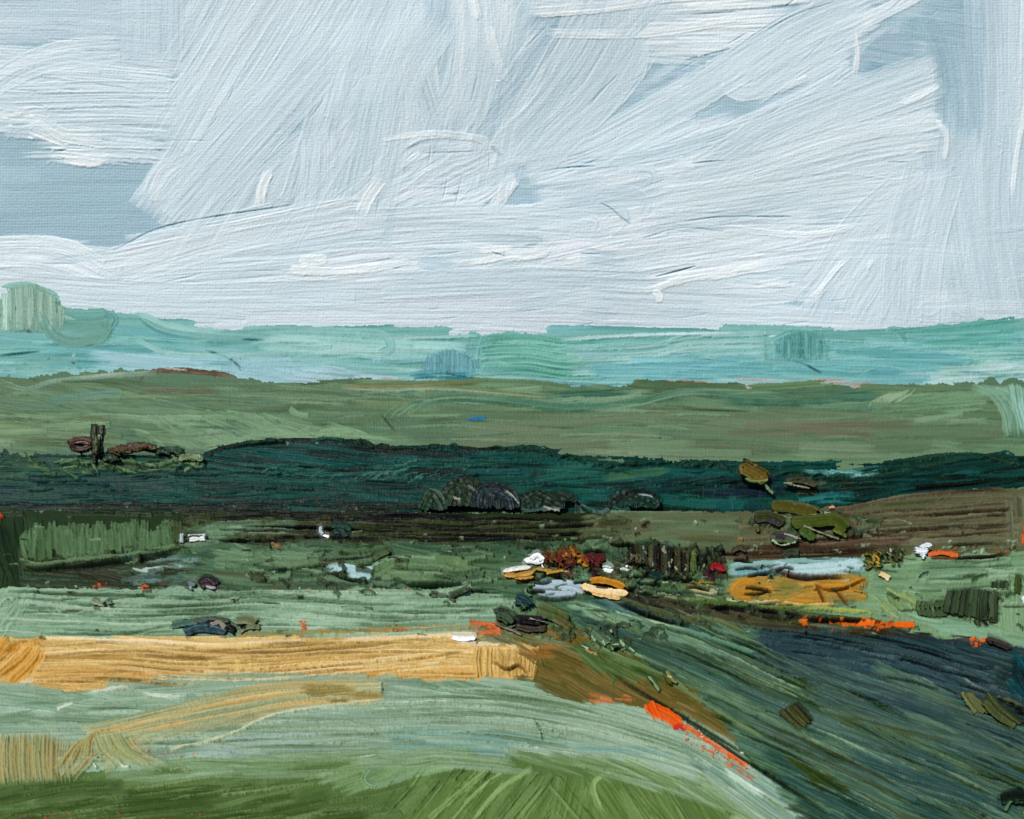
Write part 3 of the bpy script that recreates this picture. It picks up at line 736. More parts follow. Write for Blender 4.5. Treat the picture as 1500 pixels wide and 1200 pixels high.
MH.stroke([(222,545),(270,543),(340,550)], 7, (104,76,62), c2=(70,50,44), amp=.5, th=1.6, bead=.7)
MH.stroke([(232,541),(255,543),(275,545)], 3.5, (206,206,200), th=1.6, amp=.2)
MH.stroke([(0,560),(40,572),(80,560),(160,552),(230,548)], 8, (120,150,128), c2=(170,190,180), amp=.6, th=1.2)
MH.stroke([(120,556),(160,550),(190,548)], 4, (176,188,176), th=1.4, amp=.4)
MH.stroke([(196,578),(230,572),(330,576)], 9, (104,88,66), c2=O1, amp=.4, th=.7, op=.8)
MH.stroke([(70,590),(140,580),(180,578)], 14, (104,146,146), c2=O6, amp=.4, th=.8, op=.8)
MH.stroke([(510,568),(600,566),(700,562)], 7, (96,96,62), c2=(150,150,120), amp=.5, th=1.1)
for y in (655,662): MH.stroke([(300,y),(420,y-18),(540,y-14),(580,y-8)], 6, (130,160,122), c2=O2, amp=.6, th=1.1)
for _ in range(70):
    x,y=random.uniform(-60,1400),random.uniform(575,650); l=random.uniform(50,180)
    MH.stroke([(x,y),(x+l/2,y+random.uniform(-4,3)),(x+l,y+random.uniform(-6,6))], random.uniform(2.5,5), random.choice([O5,O2,(138,160,128),O7,(84,96,70)]), c2=O2, amp=.7, th=1.1, dry=.5, op=.75, bead=.8)
# pale upright sweep at the right edge
for i in range(5): MH.stroke([(1424+i*12,568),(1452+i*11,580),(1470+i*10,606),(1476+i*10,640)], 13, (138,178,162), c2=(112,148,122), amp=.7, th=1.2, bead=.7, dry=.3)
h([(1478,560),(X1,560),(X1,634),(1490,634)], 80, 12, 60, [(146,186,174),(124,162,144)], cov=2.4, jit=4, amp=.6, th=1, order='x')
for p in ([(560,610),(580,632)], [(90,560),(150,560)], [(1000,600),(1100,604)]): MH.crack(p, 2, 1.2, (60,74,54), .6)
# small blue stroke of water on the slope
MH.stroke([(683,617),(698,615),(712,614)], 5.5, (44,120,176), c2=(60,130,180), th=1.3, amp=.3, dry=0, mix=0, tap=(3,5), lab=1)
# ================================================================== THE DARK WOOD
wr=[(X0,668),(0,664),(90,668),(160,664),(240,672),(292,674),(300,664),(330,653),(400,645),(520,647),(545,654),(600,659),(640,652),(700,656),(790,658),(800,664),(830,672),(880,684),(960,676),(1040,682),(1080,692),(1200,700),(1300,690),(1340,676),(1400,672),(1470,664),(1488,682),(X1,684)]
WD = Raster(X0, 600, X1, 800, col=(20,52,52), th=.4)
G1=(17,54,50); G2=(26,74,64); G3=(12,40,38); G4=(42,92,80); G5=(26,80,76); G6=(58,84,62)
WD.flood(above(wr), G1, wob=5)
WD.soft, WD.bk, WD.mk, WD.lk = 14, 1.0, .1, 1.4
h=WD.hatch
h([(X0,668),(290,676),(340,655),(800,664),(X1,700),(X1,800),(X0,800)], lambda x,y: 1+2*math.sin(x/130.), 14, 220, [G1,G2,(22,60,58)], cov=2.8, jit=2, amp=.55, th=.6, lum=9)
h([(X0,668),(300,676),(290,700),(60,700),(X0,718)], 2, 11, 100, [G6,(66,90,62),(46,74,58)], cov=2.8, jit=7, amp=.6, th=.9, lum=9, bend=4)
h([(X0,700),(260,700),(250,745),(X0,745)], 2, 13, 150, [(24,60,58),(20,50,52),(38,68,58)], cov=2.2, jit=2, amp=.35, th=.4, lum=6)
h([(300,665),(520,652),(700,664),(780,668),(760,700),(420,705),(310,690)], lambda x,y: 3+4*math.sin((x-250)/120.), 9, 190, [G3,G1,G5,(32,78,74)], cov=2.4, jit=2, amp=.8, th=.9, lum=12)
WD.stroke([(296,672),(340,655),(420,647),(530,650)], 8, (12,34,32), c2=G3, amp=.6, th=1.4, bead=.8)
WD.stroke([(530,652),(570,662),(640,655),(700,660),(796,660)], 7, (14,36,32), c2=(30,46,32), amp=.6, th=1.3, bead=.8)
for y0 in (676,684,693): WD.stroke([(300,y0),(370,y0+8),(470,y0+14),(600,y0+9)], 5, (52,100,90), c2=G2, amp=.7, th=1.2, bead=.6)
h([(820,675),(1080,692),(1100,745),(840,745),(780,700)], lambda x,y: -3+6*math.sin((x-800)/90.), 12, 130, [G4,(34,84,76),G5,(30,72,64)], cov=2.6, jit=5, amp=.5, th=.6, lum=8)
h([(820,705),(1100,700),(1500,700),(X1,720),(X1,735),(1200,735),(900,725)], -3, 8, 150, [G3,(18,46,50),(30,66,62),(40,62,60)], cov=2.6, jit=3, amp=.8, th=1.0, lum=12)
h([(1200,700),(1340,682),(1480,670),(X1,690),(X1,718),(1230,730)], -5, 7, 150, [(18,44,38),(24,58,50),(32,72,66),(14,32,28)], cov=3, jit=3, amp=.9, th=1.1, lum=12)
for i in range(6): WD.stroke([(1200,716-i*3),(1330,690-i*3),(1420,674-i*1.5),(1484,668+i*2.6)], 5.5, (26,52,42), c2=(50,70,52), amp=.8, th=1.4, bead=.7)
h([(1165,692),(1290,686),(1290,700),(1170,704)], -4, 5, 60, [(150,194,190),(100,156,150),(60,110,104)], cov=2.6, jit=8, amp=.8, th=1.4, bead=.8)
h([(1010,722),(1120,700),(1170,720),(1100,736)], 2, 7, 70, [(30,40,52),(22,30,40),(44,58,62)], cov=2.4, jit=5, amp=.6, th=1)
h([(1180,726),(1270,722),(1240,742),(1150,745)], -6, 8, 60, [(36,96,104),(44,108,100)], cov=2.4, jit=4, amp=.5, th=.8)
h([(1150,712),(1290,706),(1300,716),(1160,726)], -3, 5, 80, [(88,84,58),(40,44,30),(16,30,24)], cov=2.4, jit=4, amp=.8, th=1.3)
h([(480,700),(600,700),(660,745),(500,745)], 4, 10, 110, [(24,74,68),G1], cov=2, jit=4, amp=.35, th=.5)
h([(600,740),(X1,735),(X1,800),(600,800)], 0, 9, 120, [(24,46,40),(20,40,34)], cov=1.6, jit=3, amp=.6, th=.8)
h([(X0,738),(640,738),(640,750),(X0,750)], 1, 5, 120, [(24,38,34),(60,60,52),(18,34,30)], cov=2.4, jit=2, amp=.7, th=1.2)
WD.stroke([(880,702),(930,696),(985,690)], 14, (96,114,66), c2=G4, amp=.5, th=.8, op=.8, tap=(6,20))
for _ in range(150):
    x,y=random.uniform(-60,1500),random.uniform(668,744); l=random.uniform(30,130)
    WD.stroke([(x,y),(x+l/2,y+random.uniform(-3,3)),(x+l,y+random.uniform(-4,4))], random.uniform(2,4.5), random.choice([G3,(36,84,70),(48,98,86),(10,34,32),G5,(30,58,44)]), c2=G1, amp=.9, th=1.3, dry=.5, op=.85, bead=1)
for _ in range(60):      # torn upper edge
    x=random.uniform(290,1490); y=float(np.interp(x,[p_[0] for p_ in wr],[p_[1] for p_ in wr])); l=random.uniform(14,60)
    WD.stroke([(x,y+3),(x+l/2,y+random.uniform(-2,1)),(x+l,float(np.interp(x+l,[p_[0] for p_ in wr],[p_[1] for p_ in wr]))+3)], random.uniform(2.5,6), random.choice([G3,(24,50,38),G2]), c2=(36,62,46), amp=.9, th=1.5, dry=.3, bead=1.1)
for _ in range(26): 
    x=random.gauss(590,60); y=random.gauss(700,6); WD.stroke([(x,y),(x+9,y-6),(x+22,y-8)], 2.2, (70,112,98), th=1.2, amp=.3, bead=.3)
for _ in range(30):
    a=random.uniform(0,1); x=150+a*620; y=700+random.uniform(0,44)
    WD.specks([(x-4,y-4),(x+4,y-4),(x+4,y+4),(x-4,y+4)], 2, 1.3, [(150,72,52),(90,60,50)], h=1.0)
WD.specks([(X0,735),(700,735),(700,750),(X0,750)], 90, 1.6, [(120,124,104),(90,60,46),(60,80,64)], h=1.3)
h([(40,672),(300,676),(300,690),(60,700)], 10, 4, 22, [(120,140,98),(74,98,64),(38,52,36)], cov=1.2, jit=24, amp=.6, th=1.6, bead=.8)

# ================================================================== THE FIELDS
FLD = {}
def lab(n, name, label): FLD[n] = (name, dict(label=label, kind='structure')); return n
gr=[(X0,747),(250,749),(600,751),(760,752),(890,757),(960,750),(1090,752),(1180,748),(1270,740),(1350,726),(1440,716),(X1,712)]
GR = Raster(X0, 690, X1, 1270, col=(120,148,118), th=.4)
GR.flood(above(gr), (96,124,92), wob=2)
GR.soft, GR.bk, GR.mk, GR.lk = 14, 1.0, .1, 1.45
h=GR.hatch
A_PALE, A_DARKL, A_OLIVE, A_BROWN, A_MID, A_WHEAT, A_SAGE, A_FRONT, A_BANK, A_STRIPE, A_NAVY, A_GOLD, A_RIGHT, A_HEDGE, A_POND1, A_POND2, A_POND3, A_GREENH, A_POP = range(1, 20)
lab(A_PALE,'pale_field','long pale green field above the wheat field at left')
lab(A_DARKL,'dark_field','very dark green ground at the left edge below the wood')
lab(A_OLIVE,'ploughed_field','dark olive brown streaked field under the middle of the wood')
lab(A_BROWN,'brown_field','brown streaked field below the wood at right')
lab(A_MID,'green_field','mixed green fields in the middle distance')
lab(A_WHEAT,'wheat_field','golden wheat field with wavy stripes at left')
lab(A_SAGE,'sage_field','smooth pale sage green field sweeping below the wheat')
lab(A_FRONT,'grassy_ground','bright green grass in the foreground')
lab(A_BANK,'earth_bank','brown earth bank right of the wheat field')
lab(A_STRIPE,'striped_field','green field striped with long diagonal furrows at right')
lab(A_NAVY,'dark_blue_field','dark slate blue field at the right')
lab(A_GOLD,'ochre_field','ochre field directly below the long pale blue pond')
lab(A_RIGHT,'meadow','smooth light green meadow at the right edge')
lab(A_HEDGE,'rough_ground','dark brown and green rough ground between the ochre field and the furrows')
lab(A_GREENH,'grass_terrace','green terrace with upright strokes and a ragged lower lip at upper left')
FLD[A_POND1]=('pond_water',dict(label='long pale blue pond above the ochre field',kind='structure'))
FLD[A_POND2]=('pond_water',dict(label='small pale blue pond between green banks left of the village',kind='structure'))
FLD[A_POND3]=('pond_water',dict(label='pale grey blue pond in front of the village',kind='structure'))
# --- base floods
GR.flood([(X0,749),(270,749),(270,870),(X0,876)], (44,58,38), A_DARKL)
GR.flood([(262,750),(892,752),(884,800),(640,806),(262,800)], (44,50,28), A_OLIVE)
GR.flood([(888,752),(1090,750),(1270,738),(1440,716),(X1,712),(X1,820),(1340,812),(1060,822),(930,800),(888,795)], (88,92,66), A_BROWN)
GR.flood([(262,786),(420,792),(640,804),(890,796),(940,820),(1060,822),(1060,890),(930,890),(790,880),(700,862),(262,872)], (80,110,82), A_MID)
GR.flood([(1262,820),(1340,812),(X1,806),(X1,950),(1440,944),(1300,930),(1200,905),(1262,880)], (116,146,108), A_RIGHT)
GR.flood([(X0,868),(200,862),(690,862),(760,880),(730,930),(400,932),(X0,940)], (132,164,134), A_PALE)
GR.flood([(X0,1000),(600,985),(800,1000),(1000,1040),(1110,1110),(1240,1270),(X0,1270)], (142,170,144), A_SAGE)
GR.flood([(X0,936),(300,938),(700,928),(790,950),(790,996),(560,998),(200,1018),(X0,1012)], (206,166,98), A_WHEAT)
GR.flood([(690,916),(800,905),(920,950),(1010,1000),(1110,1110),(1000,1040),(840,1030),(780,1000),(790,950)], (98,88,46), A_BANK)
GR.flood([(790,878),(960,880),(1100,915),(1300,960),(X1,1080),(X1,1270),(1220,1270),(1100,1120),(1000,1000),(860,940)], (76,108,82), A_STRIPE)
GR.flood([(1080,905),(1200,912),(1450,945),(X1,955),(X1,1090),(1480,1060),(1300,1000),(1110,955)], (42,62,66), A_NAVY)
GR.flood([(900,870),(1000,872),(1090,885),(1340,920),(1080,945),(960,905)], (58,56,38), A_HEDGE)
GR.flood([(X0,1135),(200,1130),(500,1108),(700,1104),(880,1118),(1050,1150),(1240,1270),(X0,1270)], (88,114,64), A_FRONT)

# --- upper left: dark ground and the green terrace
h([(X0,752),(60,752),(40,870),(X0,870)], 88, 14, 70, [(42,58,38),(54,72,46),(34,46,32)], cov=2.6, jit=8, amp=.4, th=.5, lab=A_DARKL)
h([(30,820),(300,790),(320,860),(30,870)], 3, 11, 110, [(52,70,48),(64,84,58),(60,58,46),(44,58,42)], cov=2.8, jit=7, amp=.5, th=.6, lab=A_DARKL)
h([(170,820),(300,815),(320,858),(190,862)], -8, 6, 50, [(110,140,138),(80,108,96),(60,84,72)], cov=1.5, jit=10, amp=.7, th=1.0, lab=A_DARKL)
for p in ([(205,838),(240,834)],[(232,832),(290,833)],[(195,836),(220,842)]): GR.stroke(p, 4, (188,206,196), c2=(130,160,150), th=1.5, amp=.5, lab=A_DARKL)
tp=[(34,780),(60,752),(260,752),(262,800),(230,812),(120,824),(60,832),(36,824)]
h([(36,784),(62,774),(262,770),(262,794),(230,804),(120,814),(60,820),(38,812)], 90, 15, 34, [(76,102,68),(80,107,74),(72,97,62),(86,114,80)], soft=0, cov=5.5, jit=3, amp=.4, th=1.1, order='x', lab=A_GREENH, lum=8)
h([(250,770),(300,770),(300,790),(256,794)], 89, 12, 26, [(74,92,60),(60,74,48)], cov=2.4, jit=3, amp=.4, th=.8, order='x', lab=A_GREENH)
GR.stroke([(36,826),(60,832),(110,824),(200,816),(270,802)], 8, (116,146,108), c2=(92,122,84), amp=.9, th=2.6, bead=1.2, lab=A_GREENH)
GR.stroke([(38,780),(34,800),(42,826)], 8, (104,134,94), c2=(84,112,70), amp=.6, th=2.2, bead=1.0, lab=A_GREENH)
GR.crack([(36,836),(110,833),(200,824),(262,812)], 5, 3.0, (26,34,24), .9)
h([(X0,748),(270,748),(270,756),(X0,756)], 1, 6, 120, [(30,42,30),(52,66,44)], cov=3, jit=1, amp=.8, th=1.2, lab=A_DARKL, soft=6)
# --- olive ploughed field
h([(262,752),(892,756),(880,796),(640,804),(262,796)], lambda x,y: 1+2*math.sin(x/80.), 8, 170, [(48,56,32),(38,42,26),(60,72,44),(52,58,36),(72,80,54)], cov=4, jit=2, amp=.9, th=1.0, lum=13, lab=A_OLIVE)
h([(300,752),(700,754),(700,764),(300,764)], 0, 5, 120, [(26,28,20),(40,46,30)], cov=3, jit=1, amp=.8, th=1.0, lab=A_OLIVE)
for p in ([(560,788),(700,796),(880,780)],[(530,780),(640,784),(760,792)],[(700,780),(800,776),(886,772)],[(560,768),(680,772),(790,766)]): GR.crack(p, 2.4, 2.0, (22,22,14), .8)
h([(270,768),(460,770),(440,790),(280,800)], 2, 8, 60, [(78,104,74),(96,130,104),(60,76,50)], cov=2.4, jit=12, amp=.7, th=1.3, bead=.8, lab=A_OLIVE)
GR.stroke([(300,788),(350,780),(400,784),(440,780)], 11, (124,158,126), c2=(86,116,84), amp=.7, th=1.8, bead=1.0, lab=A_OLIVE)
GR.crack([(290,800),(350,797),(440,791)], 4, 3, (34,26,22), .9)
h([(440,760),(520,760),(520,794),(430,794)], -25, 8, 50, [(70,66,40),(52,58,40),(36,60,56)], cov=2.0, jit=8, amp=.6, th=1.2, lab=A_OLIVE)
# --- brown field
h([(890,756),(1090,756),(1080,806),(940,802),(890,795)], 1, 12, 120, [(98,116,84),(92,98,70),(84,104,78)], cov=2.8, jit=3, amp=.4, th=.5, lum=6, lab=A_BROWN)
h([(1080,770),(1260,744),(1440,722),(X1,718),(X1,806),(1340,800),(1080,806)], lambda x,y: -5 + (y-730)*.07, 9, 200, [(98,94,70),(86,80,60),(108,106,80),(90,94,68)], cov=3.8, jit=2, amp=.9, th=1.0, lum=12, lab=A_BROWN)
h([(1090,798),(1340,790),(1340,812),(1060,820)], -2, 7, 160, [(56,46,38),(96,74,62),(70,58,46)], cov=2.6, jit=1, amp=.8, th=1.1, lab=A_BROWN)
GR.stroke([(1200,756),(1300,734),(1420,720),(1480,718)], 6, (64,40,34), c2=(90,70,56), amp=.7, th=1.3, lab=A_BROWN)
h([(1470,730),(X1,722),(X1,800),(1475,800)], 84, 8, 60, [(104,116,88),(90,92,70)], cov=2, jit=6, amp=.6, th=1, lab=A_BROWN)
GR.stroke([(1308,762),(1330,770),(1346,780)], 3, (140,146,126), th=1.6, amp=.3, lab=A_BROWN)
for _ in range(26):
    y=random.uniform(756,800); x=random.uniform(868,905); GR.stroke([(x-24,y),(x,y+random.uniform(-2,2)),(x+30,y+random.uniform(-2,2))], random.uniform(3,7), random.choice([(92,104,76),(54,60,38),(84,96,66),(44,48,30)]), c2=(80,90,62), amp=.8, th=1.2, dry=.6)
# --- mid greens
h([(262,800),(900,800),(1060,830),(1060,880),(790,878),(262,866)], lambda x,y: 2+4*math.sin(x/70.), 13, 110, [(76,106,80),(64,92,68),(88,118,88),(54,76,56)], cov=3.2, jit=6, amp=.5, th=.9, lum=9, lab=A_MID)
h([(290,806),(380,800),(500,812),(470,830),(320,832)], 8, 12, 80, [(104,136,104),(96,126,96)], cov=2.6, jit=8, amp=.5, th=1.2, lab=A_MID)
h([(300,836),(600,850),(600,866),(300,866)], 3, 9, 100, [(66,88,62),(84,96,70),(60,84,64)], cov=2.4, jit=4, amp=.5, th=.8, lab=A_MID)
h([(620,806),(760,806),(740,862),(640,860)], 2, 14, 90, [(78,106,76),(70,96,66)], cov=2, jit=4, amp=.4, th=.6, lab=A_MID)
h([(920,830),(1060,840),(1050,866),(930,866)], 5, 9, 70, [(80,104,60),(98,120,70),(66,86,54)], cov=2.4, jit=10, amp=.6, th=1.1, lab=A_MID)
h([(800,840),(960,836),(960,860),(800,862)], 4, 10, 80, [(86,120,94),(94,130,104)], cov=2.2, jit=5, amp=.5, th=.9, lab=A_MID)
CR=[(54,76,54),(40,56,40),(70,96,68),(60,52,38),(88,116,84),(34,38,30)]
h([(760,800),(930,796),(1060,806),(1064,846),(1000,862),(930,858),(880,846),(780,846)], 4, 8, 30, CR, cov=2.6, jit=24, amp=.7, th=2.2, bead=1.3, lum=12, lab=A_MID, soft=0, rim=.6)
h([(920,806),(1060,812),(1050,846),(930,840)], 80, 7, 26, [(44,40,30),(54,62,40),(34,44,34),(70,82,54)], cov=2.2, jit=14, amp=.7, th=1.8, bead=1.2, lum=12, lab=A_MID, soft=0)
h([(340,800),(720,806),(720,862),(380,858)], 4, 7, 46, [(84,112,80),(62,86,60),(100,130,98),(48,62,44)], cov=.9, jit=9, amp=.7, th=2.2, bead=1.3, lum=10, lab=A_MID, soft=0, rim=.7)
# the raised green bank with its shadow gap
GR.stroke([(545,846),(580,828),(640,830),(700,838)], 22, (104,132,92), c2=(84,112,76), amp=.5, th=3.2, bead=1.2, lab=A_MID, tap=(8,30))
GR.stroke([(556,848),(610,850),(660,852)], 16, (92,120,84), c2=(110,136,98), amp=.5, th=3.0, bead=1.2, lab=A_MID, tap=(4,20))
GR.stroke([(540,840),(560,828),(600,822),(640,826)], 5, (136,170,140), c2=(110,146,112), th=2.6, amp=.4, bead=.8, lab=A_MID)
GR.crack([(545,858),(590,862),(640,862),(690,858)], 5, 3.4, (24,36,26), .95)
GR.crack([(380,836),(420,838),(480,833)], 4, 2.6, (34,44,32), .9)
GR.stroke([(378,818),(420,832),(470,828),(560,820)], 9, (98,124,90), c2=(74,96,64), amp=.6, th=2.2, bead=1.0, lab=A_MID, tap=(8,8))
GR.stroke([(480,815),(530,810),(575,806)], 8, (88,112,76), c2=(60,74,50), amp=.6, th=2.2, bead=1.0, lab=A_MID, tap=(4,8))
GR.crack([(468,826),(500,824),(560,816)], 3, 2, (34,38,28), .9)
GR.stroke([(430,852),(520,856),(560,858),(640,870)], 6, (104,136,104), c2=(80,108,80), th=1.9, amp=.5, bead=.8, lab=A_MID)
# pond between banks
GR.stroke([(478,838),(505,836),(530,842),(548,840)], 13, (172,202,206), c2=(140,182,190), amp=.5, th=1.6, bead=1.0, lab=A_POND2, tap=(8,4), dry=0)
GR.stroke([(510,846),(530,850),(545,848)], 8, (190,214,216), c2=(150,190,196), amp=.4, th=1.8, bead=.8, lab=A_POND2, tap=(4,4), dry=0)
GR.crack([(486,846),(505,852),(530,857),(548,856)], 3.4, 3, (30,32,34), .95)
# --- pale field
h([(X0,868),(700,866),(760,884),(720,930),(400,934),(X0,938)], lambda x,y: 0+3*math.sin(x/60.), 11, 230, [(132,164,134),(146,176,146),(118,150,122),(138,170,144)], cov=4, jit=2, amp=.85, th=1.2, lum=12, lab=A_PALE)
for y in (872,884,893,902,913,924): GR.stroke([(X0,y),(120,y-2),(260,y+2),(420,y-1),(700,y+2)], 8, (150,180,152), c2=(112,146,118), amp=.9, th=1.5, bead=.8, lab=A_PALE, dry=.1)
for p in ([(150,888),(180,878),(230,877),(330,884)],[(0,902),(150,900),(300,902)],[(60,930),(170,931),(250,918)],[(0,886),(60,892)],[(500,896),(640,900),(720,896)]): GR.crack(p, 2.6, 2.2, (84,112,84), .8)
h([(X0,866),(60,866),(20,930),(X0,930)], -50, 10, 60, [(146,178,152),(128,160,130)], cov=2, jit=12, amp=.6, th=1.2, lab=A_PALE, bend=8)
GR.specks([(90,862),(230,858),(240,872),(90,876)], 36, 1.8, [(190,100,74),(168,116,90),(150,180,150)], h=1.5, lab=A_PALE)
GR.specks([(400,862),(600,864),(600,874),(400,872)], 50, 1.8, [(160,110,90),(168,196,168),(120,90,70)], h=1.5, lab=A_PALE)
# --- wheat
wy=lambda x,y: 5*math.sin((x+40)/120.)-1
h([(X0,938),(700,934),(770,956),(760,990),(560,996),(300,1012),(X0,1008)], wy, 9, 240, [(208,178,110),(198,166,98),(216,190,130),(194,158,88)], cov=4.4, jit=1.5, amp=.9, th=1.2, lum=13, lab=A_WHEAT)
for i,y in enumerate((946,953,960,967,975,983,990,997)):
    c=[(208,180,118),(198,166,102),(214,190,134),(196,162,96),(210,182,122),(206,164,92),(212,162,86),(196,152,82)][i]
    GR.stroke([(50,y),(160,y-2),(260,y+5),(360,y+5+i*.3),(470,y-3),(600,y-6),(700,y+2-i)], 7.5, c, c2=(188,154,92), amp=1.0, th=1.5, bead=.9, lab=A_WHEAT, dry=.05, lum=16)
for p in ([(60,950),(200,944),(330,956),(470,946),(640,944)],[(60,964),(200,958),(330,969),(480,960),(640,958)],[(60,988),(220,988),(330,996),(460,984)],[(280,1014),(360,1010),(440,998),(560,992)],[(70,1002),(150,1000)]): GR.crack(p, 2.2, 2.2, (152,122,66), .6)
GR.stroke([(70,938),(250,944),(330,946),(450,940)], 6, (232,222,196), c2=(222,196,150), th=1.7, amp=.6, lab=A_WHEAT)
GR.stroke([(500,941),(600,936),(700,932)], 7, (232,220,192), c2=(214,186,136), th=1.7, amp=.7, lab=A_WHEAT)
h([(X0,938),(60,938),(40,1008),(X0,1010)], -42, 10, 60, [(200,144,60),(188,132,50),(206,162,92)], cov=3.4, jit=6, amp=.8, th=1.5, lab=A_WHEAT)
for i in range(7): GR.stroke([(-8+i*6,990+i*3),(22+i*6,966+i*2),(50+i*3,942+i*2)], 7, (206,150,62), c2=(226,188,120), amp=.7, th=1.7, bead=.8, lab=A_WHEAT)
GR.stroke([(22,1012),(40,1002),(52,998)], 7, (236,226,206), c2=(214,186,140), th=1.9, amp=.5, lab=A_WHEAT)
GR.stroke([(350,932),(460,929),(560,925),(700,922)], 8, (178,130,56), c2=(150,110,50), th=1.2, amp=.6, lab=A_WHEAT)
GR.specks([(500,918),(720,916),(720,930),(500,930)], 26, 1.8, [(206,88,38),(190,80,36),(200,110,50)], h=1.6, lab=A_POP)
h([(560,924),(640,922),(640,928),(560,928)], 0, 2.4, 20, [(200,96,44)], cov=1.0, jit=3, th=1.4, amp=.5, lab=A_POP, dry=.6)
# end of wheat stroke: short uprights
for i in range(9): GR.stroke([(697+i*5,950+i*.6),(694+i*5.4,972),(697+i*5,992)], 6, (202,168,98), c2=(178,144,76), amp=.8, th=1.9, bead=.9, lab=A_WHEAT)
for i in range(8): GR.stroke([(744+i*6,954+i*.5),(742+i*6.2,978),(746+i*5,994)], 5.4, (196,166,104), c2=(162,130,66), amp=.8, th=1.7, bead=.9, lab=A_WHEAT)
for p,c in (([(752,944),(772,956),(790,966)],(112,100,54)),([(770,962),(790,976),(796,990)],(104,92,50)),([(748,996),(776,998),(800,1004)],(100,96,54)),([(782,950),(792,964),(800,980)],(120,110,62))):
    GR.stroke(p, 9, c, c2=(150,130,76), amp=.8, th=1.4, bead=1, dry=.6, lab=A_BANK)
GR.crack([(722,972),(742,984),(760,978),(775,990)], 3, 2.6, (120,88,44), .8)
GR.stroke([(660,936),(690,946),(740,944),(756,952)], 7, (232,222,198), c2=(206,182,136), th=1.9, amp=.6, lab=A_WHEAT)
# --- sage field
h([(X0,1008),(560,998),(800,1006),(1000,1050),(1110,1130),(1180,1200),(900,1118),(600,1100),(X0,1130)], lambda x,y: -1 + max(0,(x-600))*.055, 20, 260, [(140,164,142),(148,172,148),(130,154,130),(120,146,124)], cov=3.2, jit=2, amp=.55, th=.8, lum=8, lab=A_SAGE, bend=1)
h([(600,1000),(780,1002),(880,1040),(760,1050),(560,1024)], 12, 10, 130, [(92,118,88),(106,134,104),(126,158,130)], cov=2.6, jit=3, amp=.7, th=1.0, lab=A_SAGE)
for p in ([(570,1012),(680,1030),(780,1050),(890,1058)],[(600,1040),(800,1060),(1000,1110),(1150,1180)],[(560,1070),(800,1080),(1010,1130),(1120,1190)],[(870,1030),(980,1060),(1080,1110)]):
    GR.stroke(p, 18, (154,178,154), c2=(132,160,138), amp=.6, th=1.2, bead=.8, lab=A_SAGE)
h([(560,1060),(1000,1100),(1000,1120),(560,1100)], 4, 9, 180, [(118,154,142),(126,160,140)], cov=2, jit=2, amp=.5, th=.9, lab=A_SAGE)
h([(X0,1014),(300,1016),(200,1060),(X0,1080)], 3, 12, 120, [(134,162,136),(146,176,152),(120,148,120)], cov=2.4, jit=5, amp=.5, th=.9, lab=A_SAGE)
for p in ([(130,1016),(170,1010),(190,1008)],[(84,1040),(110,1030)],[(210,1018),(240,1022),(275,1024)],[(425,1122),(450,1124)],[(430,1116),(520,1112),(600,1106)]): GR.stroke(p, 6, (206,218,200), c2=(160,184,160), th=1.7, amp=.5, lab=A_SAGE)
GR.crack([(130,1039),(180,1039),(208,1041)], 2.4, 2, (96,120,90), .8)
h([(300,1085),(470,1075),(480,1110),(260,1120)], 2, 9, 130, [(160,178,160),(146,170,160),(132,160,134)], cov=2.4, jit=3, amp=.7, th=1.0, lab=A_SAGE)
GR.specks([(215,1100),(290,1100),(300,1136),(220,1128)], 60, 1.6, [(196,122,96),(176,140,106)], h=1.2, lab=A_SAGE)
GR.specks([(60,1150),(95,1146),(95,1162),(60,1164)], 14, 1.6, [(210,222,200)], h=1.5, lab=A_FRONT)
for p in ([(90,1136),(120,1120),(136,1112)],[(138,1120),(142,1126)],[(172,1110),(180,1124),(190,1126)]): GR.stroke(p, 4.4, (214,220,198), c2=(180,184,144), th=1.7, amp=.4, lab=A_SAGE)
GR.crack([(782,1054),(792,1070),(796,1088)], 2.4, 2, (76,100,76), .8); GR.specks([(785,1055),(830,1070),(826,1086),(796,1088)], 26, 2.4, [(104,140,108),(150,180,150)], h=1.6, lab=A_SAGE)
# --- foreground grass
h([(X0,1140),(400,1124),(620,1108),(700,1110),(760,1270),(X0,1270)], lambda x,y: -6 - x*.012, 22, 200, [(90,114,66),(100,124,76),(80,104,58)], cov=3, jit=4, amp=.3, th=.4, lum=7, lab=A_FRONT)
h([(400,1120),(700,1104),(640,1150),(500,1160)], -14, 14, 130, [(118,148,98),(102,132,78),(130,160,118)], cov=2.2, jit=4, amp=.5, th=.8, lab=A_FRONT)
GR.stroke([(700,1106),(620,1104),(560,1122),(536,1140),(556,1150),(640,1122),(700,1112)], 13, (128,160,122), c2=(100,132,80), amp=.6, th=1.1, lab=A_FRONT, dry=.1)
h([(560,1270),(600,1160),(720,1122),(900,1138),(1060,1180),(1140,1270)], lambda x,y: -52 if x<760 else (-52-(x-760)*.35 if x<860 else 56), 17, 130, [(98,124,68),(106,131,76),(90,115,60),(114,139,84)], cov=3.6, jit=4, amp=.5, th=.7, lum=8, soft=50, mix=.4, lab=A_FRONT)
for p in ([(660,1204),(700,1160),(760,1118)],[(690,1204),(730,1160),(780,1126)],[(630,1200),(690,1150),(735,1116)],[(760,1200),(800,1150)],[(880,1190),(870,1150),(900,1130)]): GR.stroke(p, 9, (150,178,120), c2=(110,142,78), amp=.6, th=1.1, lab=A_FRONT, dry=.4)
h([(760,1110),(900,1112),(1060,1146),(1200,1210),(1140,1230),(900,1140)], lambda x,y: 8+(x-760)*.06, 12, 170, [(122,148,102),(106,134,84),(138,164,124)], cov=2.4, jit=3, amp=.6, th=.9, lab=A_FRONT)
